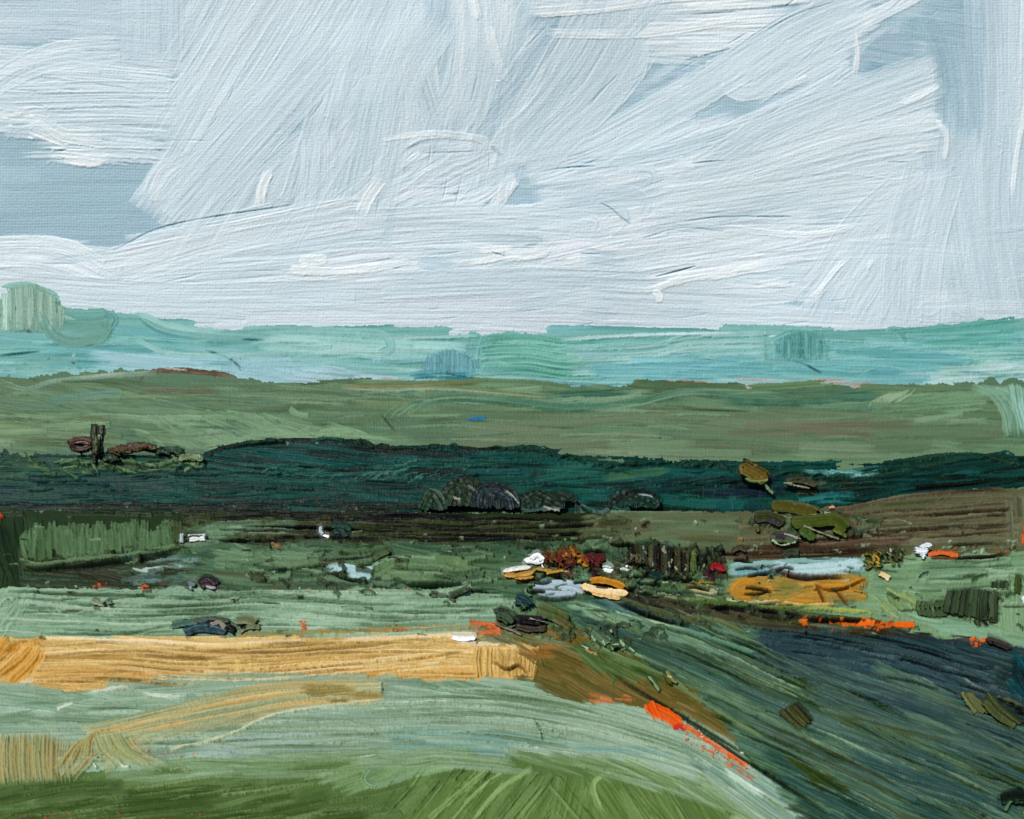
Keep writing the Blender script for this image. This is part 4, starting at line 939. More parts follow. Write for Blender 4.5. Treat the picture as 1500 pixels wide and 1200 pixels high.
h([(X0,1160),(420,1150),(540,1180),(540,1270),(X0,1270)], -8, 18, 120, [(64,84,44),(74,96,52)], cov=1.6, jit=6, amp=.3, th=.4, lab=A_FRONT)
GR.specks([(0,1192),(300,1192),(300,1210),(0,1210)], 60, 1.8, [(170,84,50),(150,90,60)], h=1.0, lab=A_FRONT)
h([(960,1040),(1100,1120),(1240,1230),(1140,1230),(1000,1110)], 34, 12, 150, [(134,164,148),(146,170,150),(120,150,130)], cov=2.6, jit=3, amp=.6, th=1.0, lab=A_SAGE)
for p in ([(1060,1130),(1090,1152),(1120,1170)],[(1170,1148),(1200,1160),(1222,1172)]): GR.stroke(p, 9, (206,222,206), c2=(160,190,166), th=1.8, amp=.6, lab=A_SAGE)
# --- earth bank
h([(700,916),(790,900),(920,950),(1010,1000),(1100,1105),(1000,1040),(840,1030),(780,1000),(790,950)], 26, 12, 110, [(104,90,46),(90,84,44),(116,100,56),(84,78,38)], cov=3.4, jit=6, amp=.4, th=.5, lum=7, lab=A_BANK)
h([(760,938),(830,944),(830,964),(760,966)], 8, 8, 50, [(150,98,48),(134,104,54)], cov=2, jit=5, amp=.3, th=.4, lab=A_BANK)
h([(820,944),(960,960),(1010,1010),(900,1000)], 30, 11, 80, [(66,92,48),(78,104,58),(60,80,42)], cov=2.6, jit=7, amp=.5, th=.9, lab=A_BANK)
h([(700,924),(770,918),(840,936),(840,948),(700,944)], 10, 8, 60, [(108,110,74),(120,130,100),(92,96,58)], cov=2.2, jit=9, amp=.6, th=.8, lab=A_BANK)
# --- striped furrows
def fur(x,y): return 23 + (x-850)*.006 + (3 if 1180<x<1330 else 0) - (5 if 1330<x<1420 else 0)
h([(800,880),(960,884),(1100,920),(1300,968),(X1,1090),(X1,1270),(1220,1270),(1100,1110),(1000,1000),(870,930)], fur, 9, 300, [(72,104,82),(56,86,70),(94,126,98),(44,68,54),(64,98,90),(46,64,38)], cov=5, jit=1.5, amp=.9, th=1.0, lum=13, lab=A_STRIPE)
h([(1040,960),(1300,1010),(X1,1110),(X1,1200),(1200,1120)], fur, 7, 260, [(50,74,48),(66,86,52),(56,88,84),(44,56,32),(46,72,74)], cov=3, jit=1.5, amp=1.0, th=1.1, lum=13, lab=A_STRIPE)
h([(1100,1080),(1240,1150),(1500,1210),(1500,1270),(1230,1270)], fur, 12, 200, [(50,80,74),(44,70,60),(62,92,76)], cov=2.4, jit=2, amp=.6, th=.8, lab=A_STRIPE)
for p,c in (([(835,882),(900,900),(1000,925),(1080,950)],(160,190,160)),([(830,890),(930,915),(1040,950)],(140,172,140)),([(850,900),(950,928),(1080,968)],(150,182,150)),([(1000,925),(1120,965),(1250,1010),(1400,1050)],(96,140,120)),
          ([(850,930),(980,980),(1100,1030)],(140,166,120)),([(860,945),(1000,1000),(1120,1045)],(104,130,84)),([(1130,1080),(1300,1110),(1480,1180)],(110,140,100)),([(900,965),(1060,1020),(1200,1100)],(96,118,70)),
          ([(960,985),(1080,1060),(1240,1150)],(110,120,72)),([(1200,1040),(1300,1070),(1380,1062),(1500,1110)],(80,96,52))):
    GR.stroke(p, 7, c, c2=(88,120,88), amp=1.0, th=1.5, bead=.8, lab=A_STRIPE, dry=.35)
for p in ([(1040,940),(1150,985),(1290,1030),(1400,1050)],[(1060,930),(1180,975),(1260,1010)],[(850,912),(960,950),(1060,985)],[(1100,1050),(1250,1120),(1400,1180)],[(1010,1060),(1100,1120),(1210,1190)],[(1150,1050),(1300,1100),(1480,1150)],[(900,990),(1000,1050),(1100,1110)],[(1300,1010),(1400,1040),(1500,1080)]):
    GR.crack(p, 3, 2.6, (22,34,22), .85)
    GR.crack([(x+6,y+7) for x,y in p], 2, 1.6, (34,48,28), .6)
h([(1180,985),(1500,1075),(1500,1120),(1300,1060),(1150,1000)], fur, 9, 200, [(44,66,66),(38,58,60),(56,80,72)], cov=2.2, jit=2, amp=.9, th=1.1, lum=12, lab=A_STRIPE)
h([(1130,1090),(1180,1100),(1260,1170),(1200,1160)], 34, 9, 70, [(46,60,26),(58,70,34)], cov=1.8, jit=4, amp=.6, th=1, lab=A_STRIPE)
# --- navy field
h([(1096,912),(1200,916),(1450,950),(X1,960),(X1,1095),(1480,1060),(1300,1000),(1110,955)], lambda x,y: 6+(x-1100)*.035, 10, 220, [(44,62,66),(54,74,76),(38,52,54),(50,66,60)], cov=4.2, jit=2, amp=.9, th=1.0, lum=13, lab=A_NAVY)
for y in range(920,1000,10): GR.stroke([(1100,y),(1220,y+6),(1350,y+26),(1460,y+70)], 6, (58,84,90), c2=(36,52,58), amp=.9, th=1.4, bead=.7, lab=A_NAVY, dry=.2)
h([(1230,990),(1460,1040),(1500,1060),(1300,1030)], 14, 7, 110, [(44,84,92),(56,58,52),(48,62,56)], cov=2, jit=3, amp=.8, th=1.1, lab=A_NAVY)
h([(1480,960),(X1,960),(X1,1050),(1478,1020)], 70, 9, 50, [(30,84,90),(24,50,54),(20,34,34)], cov=2.2, jit=12, amp=.6, th=1.1, lab=A_NAVY)
GR.stroke([(1404,990),(1430,1010),(1466,1024)], 3.5, (120,130,124), th=1.8, amp=.4, lab=A_NAVY)
GR.crack([(1462,1026),(1484,1036),(1500,1048)], 6, 3, (12,12,12), .95)
GR.stroke([(1462,1024),(1484,1030),(1500,1040)], 5, (96,102,70), th=1.9, amp=.4, lab=A_NAVY)
GR.crack([(1460,1170),(1480,1166),(1500,1160)], 8, 3, (14,24,16), .9)
# --- ochre field
h([(1062,848),(1270,850),(1272,884),(1200,890),(1080,882),(1062,870)], 1, 12, 80, [(186,132,48),(172,128,54),(150,124,62)], cov=3.6, jit=8, amp=.4, th=1.2, bead=.8, lum=8, lab=A_GOLD)
h([(1100,852),(1170,852),(1180,876),(1100,876)], 2, 12, 60, [(132,124,64),(120,120,66)], cov=2.0, jit=6, amp=.3, th=1.0, lab=A_GOLD, op=.8)
GR.stroke([(1070,862),(1090,853),(1108,852)], 9, (204,134,36), c2=(190,130,50), th=1.3, amp=.4, lab=A_GOLD)
GR.stroke([(1200,864),(1240,862),(1272,848)], 10, (188,130,44), c2=(206,150,66), th=1.8, amp=.4, bead=1.0, lab=A_GOLD)
for p in ([(1192,860),(1210,868),(1236,866),(1270,850)],[(1196,862),(1204,880),(1208,888)],[(1222,868),(1236,882),(1244,888)]): GR.crack(p, 2.8, 2.2, (96,58,26), .85)
for p in ([(1062,876),(1078,884),(1130,884),(1180,890)],[(1180,890),(1230,888)]): GR.stroke(p, 4, (220,204,150), c2=(176,156,84), th=2, amp=.4, lab=A_GOLD)
GR.stroke([(1170,892),(1230,896),(1300,900)], 5, (164,176,92), c2=(120,140,76), th=2.0, amp=.5, bead=.8, lab=A_GOLD)
GR.stroke([(1060,889),(1120,892),(1190,894)], 6, (96,118,60), c2=(130,150,90), th=1.8, amp=.5, lab=A_GOLD)
# --- long pond
GR.stroke([(1066,836),(1130,832),(1200,828),(1270,832)], 20, (158,194,198), c2=(124,168,176), amp=.6, th=1.4, lab=A_POND1, dry=0, tap=(4,6))
GR.stroke([(1072,842),(1100,838),(1140,840)], 8, (120,170,178), c2=(90,140,150), amp=.5, th=1.2, lab=A_POND1, dry=0)
GR.stroke([(1128,830),(1160,838),(1210,836),(1266,830)], 16, (190,216,220), c2=(172,206,212), amp=.5, th=2.6, bead=1.1, lab=A_POND1, dry=0, tap=(10,8))
GR.stroke([(1160,843),(1200,844),(1244,841)], 9, (196,220,222), c2=(160,190,196), amp=.4, th=2.4, bead=1.0, lab=A_POND1, dry=0)
GR.crack([(1126,833),(1146,842),(1180,850),(1236,849)], 4, 3, (48,30,24), .95)  # shadow under the pond's thick edge, painted dark into a groove
# --- third pond
GR.stroke([(781,866),(805,860),(840,862),(858,872)], 15, (172,192,206), c2=(186,204,214), amp=.4, th=2.0, bead=1.0, lab=A_POND3, dry=0, tap=(5,6))
GR.stroke([(788,871),(815,873),(845,872)], 9, (176,194,208), c2=(160,182,198), amp=.4, th=2.0, bead=1.0, lab=A_POND3, dry=0)
GR.crack([(784,878),(815,880),(846,878)], 3, 2.4, (50,66,60), .9)  # the shadow below this pond, put into the groove's colour
h([(846,878),(900,876),(1000,910),(900,900)], 20, 9, 70, [(64,96,92),(56,84,80),(80,112,104)], cov=2.2, jit=4, amp=.5, th=1.1, lab=A_STRIPE)
# --- rough dark ground
h([(900,874),(1000,874),(1100,890),(1340,922),(1320,932),(1100,922),(1000,905)], 8, 9, 90, [(62,54,40),(78,84,50),(48,40,36),(88,98,64),(34,36,28)], cov=4, jit=6, amp=.8, th=1.6, bead=.9, lum=12, lab=A_HEDGE)
for p,c in (([(905,880),(950,896),(1010,912),(1050,920)],(92,100,60)),([(1000,886),(1060,888),(1120,896)],(84,116,62)),([(940,872),(1000,880),(1040,882)],(128,150,108)),([(1010,908),(1060,915),(1094,932)],(116,140,76)),([(1120,898),(1200,906),(1300,916)],(86,110,64)),([(1020,900),(1060,908),(1100,905)],(84,72,66))):
    GR.stroke(p, 8, c, c2=(60,62,40), amp=.8, th=2.4, bead=1.1, lab=A_HEDGE, tap=(4,8))
for p in ([(905,886),(950,905),(1010,920)],[(960,872),(1010,876)],[(1060,892),(1120,899),(1180,908)],[(1180,912),(1260,916),(1320,922)],[(900,870),(930,868),(980,872)],[(1080,906),(1100,920)]): GR.crack(p, 4, 3, (22,18,16), .95)
GR.stroke([(1006,862),(1020,867),(1052,872)], 9, (216,200,166), c2=(190,176,120), th=2.2, amp=.4, bead=.9, lab=A_HEDGE, tap=(3,8), dry=0)
GR.stroke([(1000,861),(1034,858),(1052,862)], 7, (150,116,48), c2=(120,120,60), th=1.6, amp=.4, lab=A_HEDGE)
GR.stroke([(930,868),(1000,876),(1050,882)], 4, (170,190,150), c2=(110,140,100), th=2, amp=.5, lab=A_HEDGE)
# --- right meadow
h([(1275,824),(1345,816),(X1,812),(X1,946),(1440,940),(1320,925),(1262,890)], lambda x,y: (-3 if y<860 else 12) , 14, 140, [(112,144,108),(120,154,118),(102,132,96)], cov=3.2, jit=4, amp=.55, th=.9, lum=8, lab=A_RIGHT)
h([(1340,820),(1490,816),(1480,852),(1340,852)], lambda x,y: -4+5*math.sin(x/50.), 8, 150, [(116,150,118),(96,128,96),(130,164,134)], cov=2.6, jit=2, amp=.9, th=1.3, lab=A_RIGHT)
GR.stroke([(1440,838),(1470,842),(1488,838)], 5, (168,196,160), c2=(130,160,124), th=2, amp=.4, lab=A_RIGHT)
h([(1280,870),(1350,866),(1350,900),(1290,904)], 35, 6, 60, [(144,164,96),(124,148,96),(110,136,90)], cov=2.4, jit=8, amp=.7, th=1.2, lab=A_RIGHT, bend=5)
h([(1325,900),(1440,912),(1500,930),(1500,944),(1380,930)], 8, 10, 110, [(130,168,138),(120,156,126)], cov=2.6, jit=4, amp=.5, th=.9, lab=A_RIGHT)
h([(1470,860),(X1,860),(X1,944),(1460,930)], 85, 11, 70, [(126,158,122),(116,148,110)], cov=2.6, jit=5, amp=.5, th=.9, order='x', lab=A_RIGHT)
GR.stroke([(1380,822),(1420,822),(1480,812)], 6, (48,36,26), c2=(60,70,40), th=1.6, amp=.5, lab=A_RIGHT)
GR.crack([(1384,820),(1430,822),(1470,815)], 3, 2, (30,22,18), .8)
GR.specks([(1385,795),(1490,795),(1490,812),(1385,812)], 40, 2.2, [(120,150,124),(150,84,50),(70,60,40),(160,180,160)], h=1.7, lab=A_RIGHT)
h([(1290,925),(1440,936),(1440,948),(1300,934)], 7, 5, 60, [(50,46,46),(76,70,66),(40,56,56)], cov=2.2, jit=4, amp=.6, th=1.2, lab=A_NAVY)
def flow_lines(poly, ang, n, L, cols, wlo=2.2, whi=5, lab=None, crack=.3, dc=(30,44,30), **kw):
    p=np.array(poly,float); lo,hi=p.min(0),p.max(0); k=0; tr=0
    while k<n and tr<n*50:
        tr+=1
        x,y=random.uniform(lo[0],hi[0]),random.uniform(lo[1],hi[1])
        if not inpoly(x,y,poly): continue
        k+=1; pts=[(x,y)]; l=L*random.uniform(.4,1.3)
        for i in range(4):
            a=math.radians(ang(x,y)+random.gauss(0,1)); x+=l/4*math.cos(a); y+=l/4*math.sin(a)
            if not inpoly(x,y,poly): break
            pts.append((x,y))
        if len(pts)<2: continue
        if random.random()<crack: GR.crack(pts, random.uniform(1.6,3), random.uniform(1,2.4), dc, .8)
        else: GR.stroke(pts, random.uniform(wlo,whi), random.choice(cols), c2=random.choice(cols), amp=.8, th=1.4, dry=.4, op=.85, bead=.9, lab=lab, **kw)
sp=[(800,880),(960,884),(1100,920),(1300,968),(1500,1060),(1500,1200),(1240,1200),(1110,1110),(1000,1000),(870,930)]
for _ in range(70):
    x,y=random.uniform(860,1400),random.uniform(900,1180)
    if not inpoly(x,y,sp): continue
    GR.stroke([(x,y),(x+70,y+32),(x+150,y+64)], random.uniform(10,24), random.choice([(84,112,92),(62,92,88),(100,128,102),(54,78,62),(74,86,54),(56,84,84)]), c2=(60,88,72), amp=.9, th=1.1, dry=.7, op=.8, mix=.2, lab=A_STRIPE)
flow_lines(sp, lambda x,y: 24+(x-850)*.004, 80, 220, [(112,144,112),(92,124,98),(136,164,130),(70,100,84),(84,96,50)], lab=A_STRIPE, crack=.25, dc=(28,42,30), wlo=1.4, whi=3.2)
flow_lines([(1096,916),(1200,918),(1450,952),(1500,1060),(1300,1000),(1110,950)], lambda x,y: 6+(x-1100)*.035, 46, 150, [(62,88,94),(74,98,100),(50,76,76)], lab=A_NAVY, crack=.35, dc=(22,32,36), wlo=1.5, whi=3.2)
flow_lines([(0,1020),(560,1010),(800,1010),(1000,1060),(1110,1130),(900,1112),(600,1096),(0,1125)], lambda x,y: -1+max(0,(x-600))*.055, 120, 170, [(166,188,164),(118,144,116),(178,198,176),(130,156,130),(150,172,140)], lab=A_SAGE, crack=.2, dc=(104,130,100), wlo=1.8, whi=4)
flow_lines([(0,870),(690,868),(740,890),(700,930),(0,934)], lambda x,y: 3*math.sin(x/60.), 110, 150, [(160,186,158),(112,142,112),(172,194,170),(98,130,104)], lab=A_PALE, crack=.3, dc=(80,108,80))
flow_lines([(0,1140),(400,1128),(700,1120),(900,1138),(1100,1190),(1100,1260),(0,1260)], lambda x,y: -8 if x<560 else (-50 if x<800 else 48), 120, 110, [(114,142,86),(82,104,56),(132,156,104),(76,96,52)], lab=A_FRONT, crack=0, wlo=1.6, whi=4)
flow_lines([(60,945),(690,938),(700,990),(560,994),(300,1008),(60,1004)], wy, 60, 200, [(224,202,144),(178,146,84),(216,166,84),(230,214,172)], lab=A_WHEAT, crack=.15, dc=(150,118,64), wlo=1.6, whi=3.6)
flow_lines([(270,754),(880,758),(870,796),(270,798)], lambda x,y: 1, 50, 150, [(74,80,54),(30,32,20),(92,98,76)], lab=A_OLIVE, crack=.45, dc=(18,20,12), whi=4)
flow_lines([(1080,770),(1260,746),(1440,724),(1490,724),(1490,800),(1080,806)], lambda x,y: -4, 60, 150, [(116,112,88),(66,54,44),(96,100,72)], lab=A_BROWN, crack=.3, dc=(56,46,36), wlo=1.6, whi=3.2)
flow_lines([(1340,822),(1490,818),(1490,930),(1290,880)], lambda x,y: -3+4*math.sin(x/50.), 46, 110, [(138,170,136),(94,122,88),(150,178,146)], lab=A_RIGHT, crack=.3, dc=(76,104,74))
# the second, curving golden stroke
for p,w in (([(566,1014),(450,1016),(350,1034),(240,1064),(130,1092)],34),([(560,1020),(440,1030),(330,1056),(220,1086)],26),([(540,1008),(420,1008),(330,1022)],20)):
    GR.stroke(p, w, (178,160,106), c2=(150,160,122), var=1.1, lum=14, amp=.9, th=1.2, bead=.8, dry=.5, op=.8, mix=.25, lab=A_SAGE, soft=30)
for x in (14,40,66,92): GR.stroke([(x,1076+x*.1),(x-2,1110),(x+2,1148)], 34, (160,154,104), c2=(136,150,112), var=1.1, lum=12, amp=.9, th=1.1, dry=.4, op=.75, mix=.25, lab=A_SAGE, soft=8)
for p in ([(100,1140),(140,1100),(200,1072)],[(150,1126),(180,1104),(230,1080)],[(180,1084),(200,1110),(240,1124)]): GR.stroke(p, 24, (168,158,106), c2=(138,152,114), var=1.1, lum=12, amp=.9, th=1.2, dry=.5, op=.8, mix=.2, lab=A_SAGE)
for i in range(8):
    GR.stroke([(120+i*3,1068+i*3),(230,1045+i*3.6),(340,1016+i*5),(440,1005+i*4),(560,1006+i*2.6)], 8.5, [(190,166,110),(178,160,106),(160,164,120),(196,164,102)][i%4], c2=(146,160,122), var=1.1, lum=15, amp=1.0, th=1.5, bead=.8, lab=A_SAGE, dry=.45, mix=.25)
GR.stroke([(250,1100),(330,1080),(400,1050),(480,1036),(565,1026)], 5, (206,208,180), c2=(176,176,130), th=1.6, amp=.5, lab=A_SAGE)
h([(440,1006),(560,1010),(566,1026),(440,1034)], 0, 8, 90, [(136,122,68),(150,132,76)], cov=2, jit=2, amp=.5, th=1, lab=A_SAGE)
for i in range(14): GR.stroke([(4+i*6,1078+random.uniform(-4,4)),(3+i*6,1110),(5+i*6,1146+random.uniform(-3,2))], 9, (164,154,102), c2=(138,148,106), amp=.8, th=1.3, bead=.7, lab=A_SAGE, mix=.1)
for i in range(8): GR.stroke([(84+i*7,1128-i*2),(110+i*4,1096-i*2),(150+i*2,1074)], 6, (172,158,98), c2=(140,150,104), amp=.8, th=1.4, bead=.8, lab=A_SAGE)
for i in range(10): GR.stroke([(140+i*4,1076),(148+i*5,1100),(170+i*7,1122)], 5, (158,160,106), c2=(132,154,112), amp=.7, th=1.3, bead=.6, lab=A_SAGE, mix=.3)
h([(150,1124),(600,1096),(880,1110),(1060,1160),(1120,1200),(1060,1190),(880,1140),(600,1128),(150,1150)], lambda x,y: -2 if x<650 else 6+(x-650)*.06, 10, 120, [(124,150,114),(112,140,94),(136,162,132),(104,130,84)], cov=2.6, jit=4, amp=.6, th=.9, lab=A_FRONT, op=.8, soft=30)
h([(36,788),(260,780),(262,800),(120,816),(40,812)], 88, 16, 34, [(78,106,72),(82,110,76)], cov=2.6, jit=3, amp=.3, th=1.2, lab=A_GREENH, op=.7)
for p,w in (([(781,866),(805,860),(840,862),(858,872)],14),([(788,871),(815,874),(845,873)],9)): GR.stroke(p, w, (174,194,206), c2=(188,206,214), amp=.5, th=2.2, bead=1.1, lab=A_POND3, dry=0, tap=(5,6), soft=0, rim=.5)
for p,w in (([(484,838),(505,836),(530,842),(548,840)],11),([(512,847),(530,851),(545,849)],8)): GR.stroke(p, w, (176,204,208), c2=(146,186,192), amp=.5, th=2.0, bead=1.0, lab=A_POND2, tap=(6,4), dry=0, soft=0)
for p,w,cc in (([(1120,960),(1260,1005),(1400,1052),(1520,1090)],30,(48,68,70)),([(1180,1010),(1320,1062),(1500,1120)],24,(56,80,80)),([(1240,1120),(1380,1160),(1520,1200)],34,(52,78,76)),([(1060,1000),(1200,1062),(1380,1130)],20,(64,92,84)),
          ([(1100,1062),(1220,1116),(1340,1176)],22,(50,60,36)),([(1200,1040),(1300,1066),(1420,1090)],16,(68,76,44))):
    GR.stroke(p, w, cc, c2=(66,92,84), var=.9, lum=12, amp=.9, th=1.1, dry=.5, op=.85, mix=.15, lab=A_STRIPE, soft=40)
for _ in range(120):       # small folded ridges of paint
    x,y=random.choice([(random.gauss(1000,80),random.gauss(886,14)),(random.gauss(480,120),random.gauss(836,18)),(random.gauss(1180,60),random.gauss(770,14)),(random.gauss(860,60),random.gauss(934,12)),(random.gauss(1420,50),random.gauss(880,22))])
    a=random.gauss(.15,.35); l=random.uniform(8,26); c=random.choice([(60,84,56),(84,112,78),(44,58,40),(70,62,44),(104,128,92),(52,70,58)])
    GR.stroke([(x,y),(x+l*.5*math.cos(a),y+l*.5*math.sin(a)-random.uniform(1,4)),(x+l*math.cos(a),y+l*math.sin(a))], random.uniform(4,9), c, c2=(46,60,42), th=2.0, amp=.7, bead=1.4, dry=.2, soft=0, rim=.8)
GR.stroke([(1040,905),(1090,915),(1180,925)], 12, (60,56,44), c2=(86,96,60), th=2, amp=.8, bead=1.2, lab=A_HEDGE, rim=.6)
for _ in range(170):        # flecks on the crust round the village, pale ones painted as highlights
    x,y=random.gauss(920,130),random.gauss(838,26)
    GR.stroke([(x,y),(x+random.uniform(2,8),y+random.uniform(-3,3))], random.uniform(1.4,2.8), random.choice([(150,164,140),(30,26,22),(130,150,120),(60,44,30),(24,34,26),(150,110,60)]), th=2.2, amp=.3, dry=0, mix=.05)
for _ in range(34):
    x,y=random.gauss(930,120),random.gauss(842,26)
    GR.crack([(x,y),(x+random.uniform(8,24),y+random.uniform(-4,5)),(x+random.uniform(26,46),y+random.uniform(-5,8))], random.uniform(2.5,4), 2.6, (18,20,16), .9)
# crumbs everywhere the brush skipped
for _ in range(260):
    x,y=random.uniform(0,1500),random.uniform(752,940)
    c=random.choice([(128,154,126),(60,80,56),(120,140,110),(40,44,30)])
    GR.stroke([(x,y),(x+random.uniform(4,16),y+random.uniform(-3,3))], random.uniform(1.6,3.4), c, th=1.6, amp=.3, dry=.3)
for _ in range(70):
    x,y=random.uniform(0,1500),random.uniform(800,900)
    GR.crack([(x,y),(x+random.uniform(10,40),y+random.uniform(-3,4))], 2, random.uniform(.8,1.6), (40,54,38), .6)
# --- scarlet and orange blossom
GR.stroke([(944,1034),(962,1042),(980,1052),(1000,1066)], 20, (226,92,28), c2=(214,78,26), th=1.8, amp=.4, bead=1.0, lab=A_POP, tap=(6,10), mix=.05, dry=0)
GR.stroke([(952,1030),(958,1045),(966,1058)], 14, (228,96,28), c2=(216,84,26), th=1.6, amp=.4, lab=A_POP, mix=.05)
GR.stroke([(986,1070),(996,1066),(1004,1072)], 8, (196,32,30), th=1.4, amp=.3, lab=A_POP)
for i in range(10):
    x=1008+i*9; y=1068+i*6.0
    GR.stroke([(x-6,y-3),(x+10,y+7)], 8, (216,96,44), c2=(200,110,76), th=1.3, amp=.6, dry=.7, lab=A_POP)
    GR.specks([(x-8,y-6),(x+14,y+2),(x+18,y+30),(x-2,y+22)], 26, 1.9, [(214,98,44),(204,108,66),(196,84,48)], h=1.4, lab=A_POP)
GR.specks([(1000,1064),(1100,1100),(1095,1112),(1000,1072)], 40, 1.8, [(220,226,220)], h=1.5, lab=A_SAGE)
h([(855,1014),(925,1022),(930,1034),(870,1032)], 12, 4, 22, [(186,96,46),(160,92,50)], cov=1.0, jit=6, th=.8, amp=.4, lab=A_POP, dry=.7)
h([(690,914),(730,914),(738,932),(694,930)], 5, 5, 24, [(204,92,44),(196,104,60)], cov=2.6, jit=6, th=1.2, amp=.5, lab=A_POP, dry=.6)
GR.specks([(686,914),(740,912),(740,934),(686,932)], 26, 2, [(210,100,50),(206,130,100)], h=1.5, lab=A_POP)
h([(1170,905),(1184,905),(1184,920),(1170,920)], 0, 5, 12, [(206,104,44)], cov=1.4, jit=20, th=1.4, amp=.4, lab=A_POP)
h([(1232,916),(1332,915),(1334,922),(1232,923)], 0, 4.5, 26, [(226,104,34),(214,96,34)], cov=3.2, jit=5, th=1.7, amp=.6, lab=A_POP, dry=.2)
h([(1262,904),(1274,904),(1276,918),(1262,918)], 60, 5, 14, [(226,108,36)], cov=2, jit=20, th=2.0, amp=.5, lab=A_POP)
GR.specks([(1190,905),(1340,905),(1340,930),(1190,926)], 34, 2.2, [(216,100,38),(190,84,40)], h=1.7, lab=A_POP)
GR.specks([(1420,938),(1444,938),(1444,950),(1420,950)], 16, 3, [(220,104,44)], h=1.6, lab=A_POP)
h([(1498,776),(1512,776),(1512,804),(1496,804)], 85, 5, 10, [(216,84,34),(200,76,34)], cov=2, jit=12, th=1.5, amp=.5, lab=A_POP)
GR.specks([(396,798),(414,798),(414,810),(396,810)], 9, 2.6, [(206,104,54)], h=1.6, lab=A_POP)
GR.specks([(440,914),(454,914),(454,924),(440,924)], 10, 2.6, [(206,84,40)], h=1.8, lab=A_POP)
GR.specks([(140,854),(160,854),(160,866),(140,866)], 12, 2.4, [(180,80,44)], h=1.5, lab=A_POP)
GR.specks([(208,860),(218,860),(218,872),(208,872)], 8, 2.4, [(196,84,44)], h=1.5, lab=A_POP)
h([(-8,750),(3,750),(3,760),(-8,760)], 60, 6, 16, [(196,64,36)], cov=1.6, jit=12, th=1.5, amp=.4, lab=A_POP)
# ================================================================== THINGS THAT STAND IN THE FIELDS
def S(pts, w, c, c2=None, **k):
    dk = .82 if sum(c) < 330 else (.93 if sum(c) < 560 else 1.0)
    c = tuple(q * dk for q in c); c2 = c2 and tuple(q * dk for q in c2)
    k.setdefault('lum', 17)
    if c2: k['c2'] = c2
    return (pts, w, c, k)

BK=(14,20,18); DG=(30,46,34); OL=(78,84,36); GRN=(66,92,56)
# --- far hill clumps
def clump(name, label, x0, x1, y0, y1, n, cols, slope, ang=90, w=12, group=None, cat='tree', bulge=6, part='crown'):
    st = []
    for i in range(n):
        f = (i + .5) / n; x = x0 + (x1 - x0) * f
        top = y0 + (y1 - y0) * .55 * abs(2 * f - 1) ** 2.2
        lean = random.uniform(-2, 2)
        st.append(S([(x, top + random.uniform(-2, 2)), (x + lean, (top + y1) / 2), (x + lean, y1 + random.uniform(-3, 2))], w, random.choice(cols), random.choice(cols), amp=.7, bead=.5, rim=0, dry=.15))
    trunk = [S([((x0 + x1) / 2, y1 - 12), ((x0 + x1) / 2, y1 + 2)], 5, (60, 70, 56))]
    return thing(name, label, cat, [('trunk', trunk), (part, st)], slope, group, bulge * .15, k=.3)
clump('tree_clump', 'large pale green rounded clump of trees on the horizon at the left edge', -12, 95, 419, 486, 24, [(138,174,156),(120,160,140),(172,202,188),(106,144,122),(150,184,168)], FAR, w=7, bulge=7)
clump('tree_clump', 'small round turquoise clump of trees on the horizon at right', 1138, 1208, 486, 526, 12, [(98,158,152),(108,166,160),(88,148,144)], FAR, w=10, bulge=6)
clump('tree_clump', 'pale blue upright brushed clump low on the far hills near the centre', 622, 696, 514, 548, 15, [(106,162,174),(94,150,164),(122,176,184)], FAR, w=8, bulge=4)
thing('grove', 'grey green curved grove beside the large pale clump at left', 'grove', [(None,
     [S([(58+i*2,458+i*5),(70+i*3,484+i*3),(104+i*2,502+i*.6),(150,500-i*3),(158,478-i*2)], 8, [(120,170,154),(104,158,146),(140,184,170)][i%3], (96,146,134), amp=.7, bead=.5, rim=0) for i in range(6)]
     + [S([(84,470),(120,482),(156,478)], 24, (112,162,148), (98,150,138), amp=.6, rim=0), S([(90,462),(130,466),(158,462)], 18, (122,172,156), (104,160,148), amp=.7, rim=0)])], FAR, bulge=.6, k=.35)
# --- left edge of the wood
thing('cypress_tree', 'tall narrow dark olive tree at the upper left, the taller of the pair', 'tree', [('trunk',[S([(139,664),(140,680)],5,(40,40,26))]),
     ('crown',[S([(140,621),(139,640),(141,668)],7.5,(46,52,28),(84,92,52),amp=.7,tap=(5,0)), S([(143,640),(144,662)],3.2,(132,140,92),(90,100,60))])], WOOD, bulge=3.5, vbase=674, lift=2)
thing('cypress_tree', 'short dark brown upright tree just right of the taller narrow one', 'tree', [('trunk',[S([(150,636),(149,664)],3,(44,40,26))]),
     ('crown',[S([(151,623),(149,638)],7,(46,40,24),(66,62,34),amp=.6)])], WOOD, bulge=3, vbase=668, lift=2)
thing('autumn_bush', 'reddish brown bush left of the narrow trees at upper left', 'bush', [('foliage',[S([(100,651),(118,645),(136,648)],12,(64,40,28),(98,66,44),amp=.7,bead=1), S([(104,656),(122,658),(136,652)],9,(74,44,34),(40,26,20),amp=.8,bead=1)]),
     ('painted_highlight',[S([(112,650),(124,648),(134,652)],3,(150,120,96),(120,80,60))])], WOOD, bulge=4, vbase=664, lift=2)  # a thin paler stroke paints a highlight onto the foliage
BR=[(66,66,34),(84,92,50),(44,52,32),(104,118,74)]
